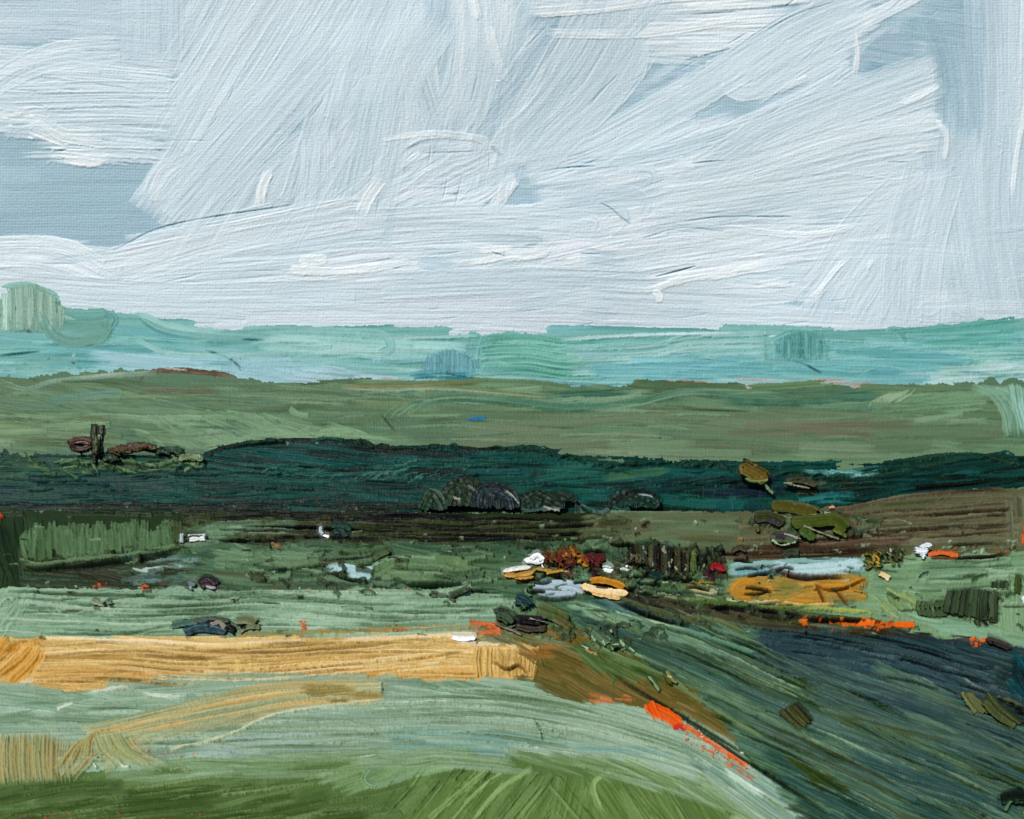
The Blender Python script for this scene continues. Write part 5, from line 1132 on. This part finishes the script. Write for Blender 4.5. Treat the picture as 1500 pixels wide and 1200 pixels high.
for x0,x1,y0,y1,lbl in ((158,196,654,668,'mossy bush right of the short brown tree, under the hillside'),(178,232,648,664,'long brown bush lying on the left end of the wood'),(228,272,654,670,'olive bush in the left bushes, nearest the dark rounded wood'),
                  (150,178,666,680,'round dark green bush at the foot of the narrow trees'),(262,300,664,680,'pale green bush where the wood meets the hillside')):
    c = random.sample(BR,3) if 'dark' not in lbl else [(24,54,34),(34,66,40),(18,40,28)]
    if 'brown' in lbl: c=[(70,48,28),(86,66,38),(60,60,32)]
    if 'pale' in lbl: c=[(116,138,98),(92,112,74),(134,154,112)]
    m=(y0+y1)/2
    thing('bush', lbl, 'bush', [(None,[S([(x0,m+2),((x0+x1)/2,m-3),(x1,m+2)],(y1-y0)*.62,c[0],c[1],amp=.8,bead=1.1,tap=(4,6)), *dabs(x0+4,y0+3,x1-4,y1-2,4,4.5,13,20,c,30,bead=1,amp=.6)])], WOOD, 'bushes along the left end of the wood', bulge=4, lift=2)
# --- dark thick dabs at the lower edge of the wood
def dab(name, label, pts, w, c, c2, extra=(), slope=WOOD, cat='bush', group=None, bulge=5, lift=3, vbase=None, tap=(4,4)):
    sh = .85 if group and 'lower edge' in group else 1.0
    c = (c[0] * sh * .85, c[1] * sh * 1.2, c[2] * sh) if sh < 1 else c; c2 = tuple(q * sh for q in c2)
    return thing(name, label, cat, [(None,[S(pts,w,c,c2,var=1.0,rim=.08 if sh < 1 else .35,th=1.6,bead=1.3,amp=.5,tap=tap)]+list(extra))], slope, group, bulge, vbase=vbase, lift=lift, fill=(cat == 'tree' and slope is WOOD), lay=.85 if (cat == 'tree' and slope is WOOD) else None)
GD='dark trees along the lower edge of the wood'
dab('tree','dark green pointed tree, leftmost of the trees on the lower edge of the wood',[(618,748),(634,722),(652,748)],18,(22,58,44),(36,74,56),[S([(630,716),(646,722),(652,738)],4,(70,104,86))],group=GD,cat='tree',bulge=2.6)
dab('tree','bushy black green tree with a small cream fleck in it',[(650,742),(662,716),(690,708),(684,744)],20,(22,48,32),(38,66,40),[S([(664,730),(672,736)],5,(20,18,16)),S([(664,729),(669,731),(675,732)],3.6,(168,162,138)),S([(686,712),(700,722)],3.4,(110,116,98))],group=GD,cat='tree',bulge=2.6)
dab('tree','rounded blue black tree with an arched light rim along its top right',[(702,744),(706,724),(726,718),(746,728),(752,748)],24,(22,44,54),(32,54,60),[S([(700,718),(724,712),(744,722),(762,738)],4.5,(26,30,28)),S([(742,720),(752,728),(760,738)],3,(150,164,150))],group=GD,cat='tree',bulge=2.6)
dab('tree','dark teal tree with a shiny pale grey lower lip, right of the arched one',[(764,738),(786,726),(806,734),(826,746)],18,(24,54,46),(40,74,62),[S([(764,748),(778,749),(800,745),(822,747)],6,(96,120,114),(150,166,156),bead=1),S([(796,742),(808,746),(820,748)],3,(170,150,140))],group=GD,cat='tree',bulge=2.6)
dab('tree','glossy grey green rounded tree bulging below the wood edge',[(846,744),(860,750),(880,756),(896,748)],17,(62,86,82),(104,128,122),[S([(842,736),(856,748),(876,761),(894,756)],3.2,(12,20,18)),S([(866,756),(878,757),(888,755)],3,(150,170,162))],group=GD,cat='tree',bulge=2.6)
dab('tree','small grey green tree touching the right side of the glossy rounded one',[(894,746),(908,750),(924,748)],12,(58,84,78),(98,122,112),[S([(896,744),(900,752),(908,756)],2.6,(12,20,18))],group=GD,cat='tree',bulge=2.6)
dab('tree','dark tree with a curved black crest and white gleam, rightmost under the wood',[(892,738),(914,726),(940,728),(966,740)],20,(26,62,58),(20,46,52),[S([(896,734),(918,724),(940,720),(958,728)],5.5,(12,22,16),(24,34,20)),S([(936,725),(948,726),(956,729)],3,(150,168,164))],group=GD,cat='tree',bulge=2.6)
dab('tree','low dark green tree between the teal tree and the glossy rounded one',[(800,728),(826,724),(846,736)],11,(20,46,34),(34,62,48),group=GD,cat='tree',bulge=2.6)
# --- right part of the wood
thing('autumn_tree','ochre brown leaf shaped tree standing out against the right part of the wood','tree',[('trunk',[S([(1119,708),(1126,718),(1133,724)],4.5,(104,136,104),(140,164,124))]),
     ('crown',[S([(1082,682),(1098,690),(1124,704)],24,(104,92,34),(120,84,34),th=1.8,bead=1.4,tap=(8,6)),S([(1090,702),(1104,707),(1124,704)],4,(130,146,94),(150,160,110),th=2)])], WOOD, bulge=5, vbase=716, lift=3)
dab('bush','flat olive and grey bush lying across the right part of the wood',[(1150,706),(1172,704),(1196,712)],11,(92,92,62),(58,58,44),[S([(1148,708),(1170,713),(1186,716)],3.4,(160,160,134),(110,110,84))],lift=3)
GO='olive trees below the right part of the wood'
dab('olive_tree','topmost olive brown tree of the clump at right, with a cream lower rim',[(1128,742),(1160,744),(1198,752)],18,(92,84,34),(84,96,44),[S([(1132,752),(1160,759),(1204,753)],3.6,(160,168,120),(120,130,80)),S([(1160,738),(1184,740),(1204,752)],3,(120,116,96),(50,44,34))],slope=GROUND,cat='tree',group=GO,vbase=768,lift=0,tap=(8,3))
dab('olive_tree','largest olive green tree of the clump at right with a pale diagonal ridge',[(1158,766),(1190,764),(1222,762),(1240,776)],20,(82,94,36),(66,76,28),[S([(1176,771),(1200,780),(1228,790)],3.4,(150,152,130),(110,112,80)),S([(1220,776),(1240,786)],8,(90,100,34))],slope=GROUND,cat='tree',group=GO,vbase=790,lift=1,tap=(6,3))
dab('olive_tree','dark tree with a violet grey middle at the left of the olive clump',[(1104,758),(1126,758),(1148,766)],18,(60,66,34),(66,62,60),[S([(1124,762),(1140,768)],7,(60,56,60)),S([(1110,774),(1110,780)],6,(110,96,36))],slope=GROUND,cat='tree',group=GO,vbase=782,lift=.5)
dab('olive_tree','lowest tree of the olive clump, leaf shaped with a purple grey centre',[(1128,786),(1142,788),(1168,790)],15,(84,108,66),(70,70,64),[S([(1134,786),(1150,788)],9,(66,60,62)),S([(1130,792),(1144,799),(1164,795)],3.2,(150,170,130)),S([(1148,782),(1172,790)],3,(150,150,136))],slope=GROUND,cat='tree',group=GO,vbase=800,lift=2)
dab('olive_tree','small bright green tree at the bottom middle of the olive clump',[(1170,776),(1184,784),(1192,792)],14,(84,108,52),(70,92,40),slope=GROUND,cat='tree',group=GO,vbase=798,lift=1.5)
dab('bush','tiny speckled dark bush left of the olive clump',[(1096,764),(1104,768)],9,(40,56,40),(110,140,104),slope=GROUND,lift=0)
thing('flowering_bush','tiny salmon pink flowering bush at the top right of the olive clump','bush',[('blossom',[S([(1214,744),(1222,743)],5.5,(200,104,80),(216,130,100))]),('foliage',[S([(1206,752),(1216,753)],5,(150,160,140),(90,110,80)),S([(1226,747),(1232,752)],4,(120,110,90))])],bulge=2.5)
# --- left foreground lumps
thing('cottage','white cottage with a long low front, upper left','cottage',[('wall',[S([(278,791),(290,790),(302,789)],8,(214,216,210),(190,196,194),th=1.4,bead=1)]),('roof',[S([(276,785),(288,784),(303,784)],4,(196,200,196),(160,170,160),th=1.4)]),
      ('side_wall',[S([(268,782),(268,796)],6,(140,164,158),(170,186,176))])],bulge=3)
thing('cottage','tiny white pointed cottage on the dark olive field','cottage',[('wall',[S([(471,782),(476,785),(483,787)],5,(206,212,222),(226,230,234),th=1.4)]),('roof',[S([(472,771),(470,777),(474,784)],6,(186,196,202),(120,130,130),tap=(3,0))])],bulge=3)
thing('evergreen_bush','dark teal bush right of the tiny pointed cottage','bush',[(None,[S([(486,776),(500,774),(514,782)],20,(34,60,54),(46,72,60),th=1.3,bead=.9,tap=(4,4))])],bulge=4)
thing('boulder','smaller glossy grey boulder of the pair above the pale field','boulder',[(None,[S([(275,856),(281,858),(286,861)],13,(62,82,80),(130,150,148),th=1.6,bead=1),S([(278,861),(284,861)],4,(160,176,172))])],bulge=6)
thing('boulder','larger domed purple black boulder of the pair above the pale field','boulder',[(None,[S([(292,858),(306,853),(320,861)],17,(58,44,50),(90,70,78),th=1.6,bead=1,tap=(2,2)),S([(292,853),(304,846),(318,853)],3.4,(14,14,14)),S([(304,860),(318,862)],4,(150,140,144))])],bulge=6)
thing('rock','pale knobbly stone lump on the left part of the pale field','rock',[(None,[S([(134,878),(146,884),(156,886)],9,(140,152,120),(170,186,156),th=2,bead=1.2),S([(138,890),(150,893)],4,(26,34,24)),S([(158,884),(166,882)],6,(120,140,112))])],bulge=6,vbase=893)
thing('rock','tiny green stone lump in the upper middle of the pale field','rock',[(None,[S([(337,878),(345,876),(353,878)],5.5,(136,158,128),(100,124,96),th=2),S([(340,881),(350,882)],2,(40,54,40))])],bulge=4)
thing('bush','low dark blue bush on the lower edge of the pale field','bush',[('foliage',[S([(270,926),(292,918),(318,920),(334,926)],17,(34,60,74),(50,82,80),th=1.6,bead=1.1,tap=(6,4)),S([(252,918),(270,914),(290,910)],8,(84,128,110),(60,98,84)),S([(280,910),(310,906),(336,910)],7,(60,76,60),(100,108,84))]),
      ('dead_leaves',[S([(310,916),(322,912),(332,920)],8,(150,138,122),(104,92,80)),S([(300,912),(312,910)],3,(40,30,26))])],bulge=5)
thing('bush','pitted olive bush with black hollows right of the low dark blue bush','bush',[('foliage',[S([(346,910),(362,908),(378,914)],13,(112,122,84),(140,150,108),th=2,bead=1.3),S([(352,926),(362,920),(382,918)],8,(96,104,66),(126,140,98),th=2)]),
      ('painted_hollow_shade',[S([(333,918),(341,922),(346,928)],10,(20,18,16),(40,36,30))]),('painted_hollow_shade',[S([(354,919),(362,920)],6,(24,24,18))])],bulge=5)  # dark dabs painted on the bush to stand for shade in hollows
thing('fallen_branch','dark broken branches lying at the right end of the green bank','branch',[('branch',[S([(632,873),(645,874),(656,874)],4.4,(110,124,98),(50,60,44),th=2),S([(628,871),(640,870)],3,(40,46,36))]),
      ('branch',[S([(656,873),(664,879),(668,882)],4.6,(130,142,118),(40,44,36),th=2)]),('branch',[S([(660,874),(676,868),(690,862)],6.5,(70,86,56),(40,50,36),th=2)])],bulge=3.5)
dab('bush','small olive bush on top of the green bank',[(580,829),(592,832)],6.5,(66,78,48),(90,106,70),slope=GROUND,lift=0,tap=(1,1))
dab('bush','pointed olive bush between the ploughed field and the green bank',[(545,822),(556,814),(572,806)],9,(92,112,72),(70,84,50),slope=GROUND,lift=0)
dab('bush','tiny dark brown bush left of the small pond',[(470,826),(474,832)],8,(44,34,28),(70,66,48),slope=GROUND,lift=0,tap=(1,1))
# --- dark bushes above the wheat end
thing('bush','teal dark bush at the top left of the group by the wheat end','bush',[(None,[S([(754,876),(768,880),(776,890)],18,(34,64,66),(52,84,78),th=1.6,bead=1.1),S([(762,892),(772,888)],7,(44,70,50))])],bulge=6,vbase=898)
thing('bush','round deep green bush nearest the wheat field','bush',[(None,[S([(728,898),(742,902),(752,912)],22,(50,70,48),(72,92,62),th=1.8,bead=1.2),S([(722,896),(732,892),(744,896)],3,(20,30,24)),S([(726,914),(740,920),(756,916)],3,(120,132,112))])],bulge=7,vbase=922)
thing('bush','black violet jagged bush in the middle of the group by the wheat end','bush',[('foliage',[S([(752,908),(772,908),(798,910)],14,(30,26,28),(48,40,42),th=1.8,bead=1.1,tap=(2,6)),S([(756,918),(780,922),(800,920)],10,(64,56,48),(96,88,72),th=1.6)]),
      ('twig',[S([(740,920),(752,924),(764,930)],4,(150,148,130),(90,88,70),th=2)]),('twig',[S([(776,906),(788,909),(802,912)],3,(140,138,126),(60,56,54),th=2)])],bulge=5,vbase=930)
thing('bush','large olive green slanting bush at the right of the group by the wheat end','bush',[(None,[S([(786,890),(806,898),(832,910)],22,(72,90,46),(90,106,58),th=1.6,bead=1.1,tap=(6,4)),S([(812,904),(826,912),(838,922)],14,(80,92,48),(96,84,44)),S([(790,900),(800,910)],8,(84,104,80))])],bulge=5,vbase=924)
thing('bush','small curled green bush left of the pond in front of the village','bush',[(None,[S([(768,862),(770,870),(778,874)],7,(60,84,60),(96,122,88),th=2,bead=1.2),S([(772,857),(784,856)],4,(130,158,122),(90,116,80))])],bulge=4)
thing('bush','leafy green white flecked bush where the furrows begin','bush',[(None,[S([(866,926),(876,934),(888,944)],10,(76,104,70),(120,146,112),th=1.8,bead=1.1),*dabs(862,924,900,948,7,3,9,30,[(156,180,150),(90,120,80),(60,84,54)],30)])],bulge=4)
thing('bush','jagged dark green bush on the lip of the furrows right of the white flecked one','bush',[(None,[S([(892,948),(908,944),(930,956)],9,(60,86,52),(110,136,86),th=1.8,bead=1),S([(894,952),(908,949),(920,952)],3,(16,24,16)),*dabs(886,940,926,956,6,3,10,20,[(150,170,130),(96,124,80)],30)])],bulge=4)
thing('bush','thin cream tipped bush on the brown bank','bush',[(None,[S([(856,950),(866,956),(876,958)],5,(176,156,96),(120,120,70),th=1.8),S([(962,984),(976,992)],1.5,(120,140,80))][:1]+[S([(852,946),(862,950)],3,(150,170,140))])],bulge=3)
thing('bush','yellow tipped bush beside the furrows','bush',[(None,[S([(974,984),(982,996),(990,1002)],10,(112,116,54),(150,150,90),th=1.6,bead=.9),S([(976,990),(984,992)],3,(190,180,130)),S([(950,990),(958,1000),(966,1012)],5,(120,148,104),(80,106,60))])],bulge=3)
# --- village
thing('cottage','white gabled cottage at the left end of the village','cottage',[('wall',[S([(766,821),(780,822),(797,824)],11,(222,224,222),(236,238,236),th=1.6,bead=1,tap=(8,3))]),('roof',[S([(776,820),(787,814),(797,822)],8,(236,237,235),(214,218,218),th=1.6,bead=.9,tap=(4,3))]),
      ('chimney',[S([(793,826),(796,834)],4,(230,230,226))])],bulge=4,vbase=832)
thing('shed','low white shed with an ochre base leftmost in the village','shed',[('roof',[S([(736,838),(752,834),(778,831)],7,(224,222,212),(204,200,186),th=1.6,bead=1,tap=(6,6))]),
      ('wall',[S([(737,841),(754,843),(784,838)],8,(190,140,62),(210,170,100),th=1.5,bead=.9,tap=(4,6)),S([(752,846),(768,847),(784,845)],6,(196,150,74),(170,120,50),tap=(2,6))])],bulge=3,vbase=851)
thing('shed','ochre topped low shed between the white shed and the rust red trees','shed',[('roof',[S([(778,838),(790,834),(808,838)],7,(170,126,44),(126,116,50),th=1.5)]),('wall',[S([(800,840),(812,838),(826,836)],6,(196,152,60),(160,116,44))])],bulge=3,vbase=846)
AU='rust red and amber trees in the village'
REDS=[(74,32,24),(96,46,22),(50,22,20),(126,80,26)]
for i,(x,y,c,c2,lbl) in enumerate(((803,818,(110,78,30),(70,34,22),'amber and rust tree beside the white gabled cottage'),(818,824,(88,40,24),(120,76,30),'dark rust tree low in front of the amber one'),
          (824,813,(164,122,36),(90,44,22),'bright amber tree, the topmost in the village'),(838,812,(150,100,30),(104,60,26),'amber tree with a pale tip in the middle of the village'),
          (836,826,(66,28,22),(96,44,26),'blackish red tree below the pair of amber ones'),(853,822,(176,118,32),(120,70,26),'golden orange tree right of the blackish red one'),
          (866,818,(58,26,28),(86,34,34),'maroon tree right of the golden orange one'),(877,822,(96,28,30),(60,22,24),'crimson maroon tree at the right end of the village trees'))):
    thing('autumn_tree',lbl,'tree',[('trunk',[S([(x,y+6),(x+1,y+14)],4,(50,28,22))]),('crown',[S([(x-6,y+2),(x,y-4),(x+7,y+2)],11,c,c2,th=1.4,bead=1.0,lum=16),*dabs(x-7,y-7,x+7,y+7,7,4,8,60,[c,c2]+REDS[:2],40,bead=.9)])],group=AU,bulge=4,vbase=y+16)
for x,y,w_,lbl in ((804,813,5,'tiny white chimney stack between the amber trees'),):
    thing('chimney',lbl,'chimney',[(None,[S([(802,814),(810,812)],4,(206,202,184),(160,140,96),th=1.4)])],bulge=2,vbase=828,lift=.5)
thing('cottage','small white cottage below the maroon trees','cottage',[('wall',[S([(882,835),(892,837),(899,837)],9,(224,228,226),(190,206,200),th=1.6,bead=.9,tap=(3,2))]),('roof',[S([(882,831),(888,830),(896,833)],4,(196,208,204),(150,170,160))])],bulge=3,vbase=842)
thing('cottage','smallest white cottage, right of the one below the maroon trees','cottage',[('wall',[S([(908,834),(914,834),(922,837)],6,(206,216,206),(150,170,150),th=1.5)]),('roof',[S([(916,831),(920,829)],4,(220,226,220),(180,196,184))])],bulge=2.5,vbase=841)
thing('bush','knotted brown bush with a pale top in front of the village','bush',[(None,[S([(826,838),(832,842),(836,848)],9,(84,54,36),(130,110,86),th=1.8,bead=1),S([(826,837),(833,837)],3,(180,166,140))])],bulge=4)
thing('bush','dark maroon bush under the small white cottage','bush',[(None,[S([(864,836),(872,840),(874,846)],9,(52,28,28),(40,24,26),th=1.6,bead=.9)])],bulge=3.5)
thing('hay_heap','orange topped hay heap with cream ridges right of the pond','hay heap',[('top',[S([(862,852),(880,850),(904,856),(918,862)],11,(204,140,46),(180,120,44),th=1.6,bead=1,tap=(6,8))]),
      ('loose_hay',[S([(850,858),(872,864),(900,868),(920,870)],12,(206,160,90),(228,206,160),th=1.8,bead=1.2,tap=(6,6)),S([(866,868),(890,874),(910,878)],7,(226,196,140),(190,140,70),th=1.6,tap=(3,6)),S([(872,860),(890,862)],3,(70,50,40))])],bulge=3.5,vbase=882)
DR='dark upright trees right of the village'
TC=[(40,32,24),(58,50,34),(30,40,28),(74,66,44)]
for i in range(11):
    x=[926,934,944,953,962,971,981,992,1003,1016,1028][i]; y0=[803,796,800,797,802,798,801,800,806,808,812][i]; y1=[826,828,826,832,836,840,842,846,846,842,834][i]
    lbl=['short black tree at the left end of the dark upright row','thin brown tree with a white tip, second in the dark upright row','black brown tree, third in the dark upright row from the left','dark tree beside a pale green fleck, fourth in the upright row','slim green black tree, fifth in the upright row','brown tree with a forked pale twig, sixth in the upright row','tall dark brown tree, seventh in the upright row','tallest dark brown tree with a bare looking right side, eighth in the upright row','long trunked brown tree just left of the moss green pillar tree','moss green pillar tree left of the red bush','dull brown tree standing behind the red bush'][i]
    c=TC[i%4] if i!=9 else (84,104,48); c2=random.choice([(84,86,56),(30,26,20),(62,72,46)])
    thing('upright_tree',lbl,'tree',[('trunk',[S([(x,y1-6),(x,y1+3)],3.4,(46,36,26))]),('crown',[S([(x,y0),(x+random.uniform(-1.5,1.5),(y0+y1)/2),(x,y1)],10,c,c2,th=1.4,amp=.7,bead=1.1,lum=14,tap=(3,0)),*dabs(x-3,y0+1,x+3,y1-4,4,3,8,80,[c,c2,(130,136,110)],30)])],group=DR,bulge=4,vbase=y1+3)
thing('bush','teal black bush at the foot of the dark upright row','bush',[(None,[S([(950,842),(962,846),(972,846)],13,(40,72,64),(26,46,44),th=1.2,bead=.8)])],bulge=3)
thing('red_bush','glossy crimson bush with a black left side beside the long pond','bush',[('flowers',[S([(1040,832),(1050,831),(1062,835)],11,(176,24,34),(130,26,36),th=1.8,bead=1.2),S([(1052,840),(1058,844)],8,(190,30,34),(150,24,30),th=1.6)]),
      ('foliage',[S([(1036,834),(1036,843),(1046,848)],9,(54,34,40),(110,60,70),th=1.4,bead=1)]),('stem',[S([(1044,832),(1052,838)],2.6,(24,14,16))])],bulge=4.5,vbase=852)
thing('bush','brown leaf shaped bush at the left end of the brown field edge',"bush",[(None,[S([(1072,808),(1082,804),(1092,808)],7,(66,48,34),(96,84,60),th=1.6,bead=1)])],bulge=3)
thing('autumn_bush','golden green thorny bush at the right end of the long pond','bush',[('foliage',[S([(1272,812),(1278,820),(1284,832)],15,(82,84,36),(110,104,44),th=1.3,bead=.9),*dabs(1267,808,1291,834,12,3.6,9,50,[(92,96,40),(50,56,28),(120,116,60)],50,bead=.9)]),
      ('blossom',dabs(1274,814,1288,828,5,3.4,7,60,[(196,146,44),(180,120,36)],40,bead=.8))],bulge=4.5,vbase=838)
thing('autumn_bush','darker thorny bush between the golden one and the white cottage','bush',[('foliage',[S([(1302,806),(1312,812),(1316,822)],13,(52,60,36),(84,90,54),th=1.3,bead=.9),*dabs(1298,800,1326,826,12,3.4,9,40,[(66,72,40),(34,36,26),(100,104,60)],50,bead=.9)]),
      ('pale_leaves',dabs(1300,800,1312,812,3,3,6,60,[(170,190,170),(150,160,130)],40))],bulge=4,vbase=830)
thing('hay_heap','small cream heap below the thorny bushes','hay heap',[(None,[S([(1288,840),(1296,844),(1302,848)],9,(216,196,150),(196,160,100),th=1.6,bead=1.1)])],bulge=3)
thing('cottage','white cottage with a bent gable at the far right','cottage',[('wall',[S([(1338,806),(1350,808),(1360,806)],11,(224,228,232),(204,212,220),th=1.8,bead=1.1,tap=(2,3))]),('roof',[S([(1346,804),(1356,799),(1363,803)],8,(234,236,238),(206,214,222),th=1.8,bead=1,tap=(3,2))]),
      ('doorstep',[S([(1348,812),(1352,818)],7,(222,226,228),(196,204,208),th=1.4)])],bulge=4.5,vbase=822)
thing('barn','long low orange roofed barn joined to the white cottage at the far right','barn',[('roof',[S([(1359,813),(1376,810),(1402,814)],8,(218,104,44),(196,84,34),th=1.6,bead=1.2,lum=14)]),('wall',[S([(1362,818),(1380,818),(1402,818)],3.4,(140,80,48),(90,60,40))])],bulge=3,vbase=822)
# --- hedges at the right
thing('hedge','wide dark hedge of slanting upright strokes in the right meadow','hedge',[('leafy_mass',[S([(1392+i*6.0,862+abs(i-5)*.8),(1388+i*6.2,880),(1384+i*6.6,898+i*1.2)],7.5,[(52,64,42),(38,50,38),(76,92,62),(44,50,36)][i%4],(84,100,72),th=1.2,amp=.9,bead=.8,lum=14) for i in range(12)]),
      ('ragged_skirt',dabs(1418,896,1456,914,9,6,12,60,[(44,54,32),(66,74,44),(30,38,28)],30,bead=1))],bulge=4,vbase=914)
thing('hedge','thin faded hedge of short strokes left of the wide dark one','hedge',[(None,[S([(1345+i*7,882+random.uniform(-4,4)),(1344+i*7,892),(1348+i*7,902)],4.6,[(76,96,58),(60,78,50)][i%2],(96,118,84),th=1.1,amp=.8) for i in range(6)]+[S([(1344,896),(1364,900),(1386,898)],10,(84,104,66),(64,84,54)),S([(1346,888),(1380,886)],7,(92,112,72),(70,92,60))])],bulge=3,vbase=906)
thing('hedge','short dark hedge above the wide one near the right edge','hedge',[(None,[S([(1456+i*6,852),(1455+i*6,866)],5.5,[(50,60,38),(84,106,76)][i%2],(70,84,56),th=1.2,amp=.8) for i in range(4)])],bulge=3,vbase=868)
thing('cypress_tree','narrow olive tree at the right edge next to the short hedge','tree',[(None,[S([(1491,842),(1490,856),(1489,870)],8,(76,92,44),(50,64,34),th=1.4,amp=.7,bead=.9)])],bulge=3,vbase=874)
thing('rock','small white rock at the right edge of the meadow','rock',[(None,[S([(1496,874),(1500,880),(1503,886)],7,(206,216,206),(150,176,150),th=1.6)])],bulge=3)
thing('bush','dark brown ragged bush on the top edge of the dark blue field at right','bush',[(None,[S([(1444,936),(1462,942),(1480,950)],10,(48,46,44),(80,70,62),th=1.6,bead=1.1,tap=(5,5))])],bulge=3.5)
thing('shrub','square olive shrub with slanting strokes lying across the furrows','shrub',[(None,[S([(1142+i*5.6,1040-i*2.4),(1156+i*5.6,1055-i*2.2),(1172+i*4.2,1068-i*2.6)],7,[(78,80,36),(62,66,30),(90,92,46)][i%3],(54,60,32),th=1.1,amp=.9,bead=.7) for i in range(5)])],bulge=2.5,vbase=1070)
thing('shrub','upright olive shrub on the edge of the dark blue field at lower right','shrub',[(None,[S([(1408+i*4,1014+i),(1416+i*5,1028),(1428+i*6,1044)],7,[(86,90,44),(66,72,34)][i%2],(104,110,62),th=1.2,amp=.9,bead=.8) for i in range(4)])],bulge=3,vbase=1048)
thing('shrub','long curling olive shrub running down to the right edge','shrub',[(None,[S([(1440+i*2,1030-i*5),(1456+i*4,1048-i*3),(1484+i*4,1066-i*2)],6,[(84,92,46),(112,118,72),(66,74,38)][i%3],(50,60,34),th=1.2,amp=.9,bead=.9) for i in range(4)])],bulge=3,vbase=1068)
thing('bush','black green bush at the bottom right corner','bush',[(None,[S([(1466,1172),(1484,1166),(1504,1166)],16,(24,40,28),(44,66,44),th=1.4,bead=1),*dabs(1462,1164,1504,1186,7,5,14,-20,[(58,84,56),(20,30,22),(80,110,78)],20)])],bulge=4)
thing('rock','white chalky stone at the right tip of the wheat field','rock',[(None,[S([(662,934),(678,936),(698,934)],9,(218,222,224),(234,234,232),th=1.8,bead=1.1,tap=(3,4))])],bulge=3,vbase=940)

set_in_paint()
# ================================================================== BUILD THE SHEETS
lb = GR.LB
yy, xx = np.nonzero(lb == A_POP)
px_, py_ = xx + GR.x0, yy + GR.y0
big = (px_ > 935) & (px_ < 1120) & (py_ > 1000)
strip = (px_ > 1150) & (px_ < 1350) & (py_ > 895) & (py_ < 935)
lb[yy[big], xx[big]] = 31; lb[yy[strip], xx[strip]] = 32
FLD[A_POP] = ('wild_flowers', dict(label='small specks of orange flowers scattered along the field edges', category='flowers', kind='stuff'))
FLD[31] = ('wild_flowers', dict(label='bright orange and scarlet flowers on the bank between the furrows and the sage field', category='flowers', kind='stuff'))
FLD[32] = ('wild_flowers', dict(label='thin line of vivid orange flowers along the top of the dark blue field', category='flowers', kind='stuff'))
lb[lb == 0] = A_MID

GAIN.update(CAL)
def fix(names):
    return {k: (nm, {({'category': 'cat'}.get(a, a)): b for a, b in pr.items()}) for k, (nm, pr) in names.items()}
sheet(K, SKY, {0: ('sky', dict(kind='structure', label='cloudy pale blue grey sky in broad sweeping strokes'))}, 'sky', k=KS['sky'], wv=.2)
sheet(FH, FAR, {0: ('distant_hills', dict(kind='structure', label='pale turquoise hills on the horizon'))}, 'far', k=KS['far'], wv=.18)
sheet(MH, MID, {0: ('hills', dict(kind='structure', label='olive green rolling hills between the turquoise hills and the dark wood')),
                1: ('pond_water', dict(kind='structure', label='tiny bright blue patch of water on the olive hillside'))}, 'mid', k=KS['mid'], wv=.2)
sheet(WD, WOOD, {0: ('wood', dict(kind='stuff', cat='wood', label='dark blue green wood in a long band across the middle'))}, 'wood', k=KS['wood'], wv=.18)
sheet(GR, GROUND, fix(FLD), 'ground', k=KS['ground'], wv=.2)

# wide base of the country, far past both sides
def base_ground():
    n = 60
    xs = np.linspace(-2600, 2600, n); ys = np.linspace(60, 3600, n)
    Xg, Yg = np.meshgrid(xs, ys)
    Zg = -75 + 6 * np.sin(Xg / 170.) * np.cos(Yg / 230.)
    idx = np.arange(n * n).reshape(n, n)
    f = np.stack([idx[:-1, :-1], idx[:-1, 1:], idx[1:, 1:], idx[1:, :-1]], -1).reshape(-1, 4)
    co = np.stack([Xg, Yg, Zg], -1).reshape(-1, 3)
    col = np.empty_like(co); col[:] = srgb2lin(np.array([96, 122, 88.])) / CAL['ground']
    tag(make_mesh('ground', co, f, col, paint_mat('paint')), kind='structure')
base_ground()


for a_, k_ in QUEUE: build_thing(*a_, **k_)
# ================================================================== LIGHT AND CAMERA
sc = bpy.context.scene
az = math.atan2(SUN_AZ[0], SUN_AZ[1])       # compass direction of the sun seen from the scene, from +y towards +x
el = math.radians(SUN_EL)
sd = np.array([math.sin(az) * math.cos(el), math.cos(az) * math.cos(el), math.sin(el)])
from mathutils import Vector
l = bpy.data.lights.new('sun', 'SUN'); l.energy = SUN_E; l.angle = math.radians(.6); l.color = (1.0, .975, .94)
lo = bpy.data.objects.new('sun', l); sc.collection.objects.link(lo)
lo.rotation_euler = Vector(-sd).to_track_quat('-Z', 'Y').to_euler(); lo.location = (-100, -100, 300)
w = bpy.data.worlds.new('World'); sc.world = w; w.use_nodes = True
nt = w.node_tree; nt.nodes.clear()
o_ = nt.nodes.new('ShaderNodeOutputWorld'); b_ = nt.nodes.new('ShaderNodeBackground'); s_ = nt.nodes.new('ShaderNodeTexSky')
s_.sky_type = 'NISHITA'; s_.sun_disc = False; s_.sun_elevation = el; s_.sun_rotation = az
nt.links.new(s_.outputs[0], b_.inputs[0]); nt.links.new(b_.outputs[0], o_.inputs[0]); b_.inputs[1].default_value = SKY_S
c = bpy.data.cameras.new('camera'); co = bpy.data.objects.new('camera', c); sc.collection.objects.link(co)
c.sensor_width = 36; c.lens = 36 * F / 1500; c.clip_end = 8000; c.clip_start = 1
co.location = tuple(CAM); co.rotation_euler = (math.pi / 2 - TILT, 0, 0)
sc.camera = co
sc.view_settings.view_transform = 'Standard'; sc.view_settings.look = 'None'; sc.view_settings.exposure = 0; sc.view_settings.gamma = 1
sc.cycles.max_bounces = 4; sc.cycles.diffuse_bounces = 2
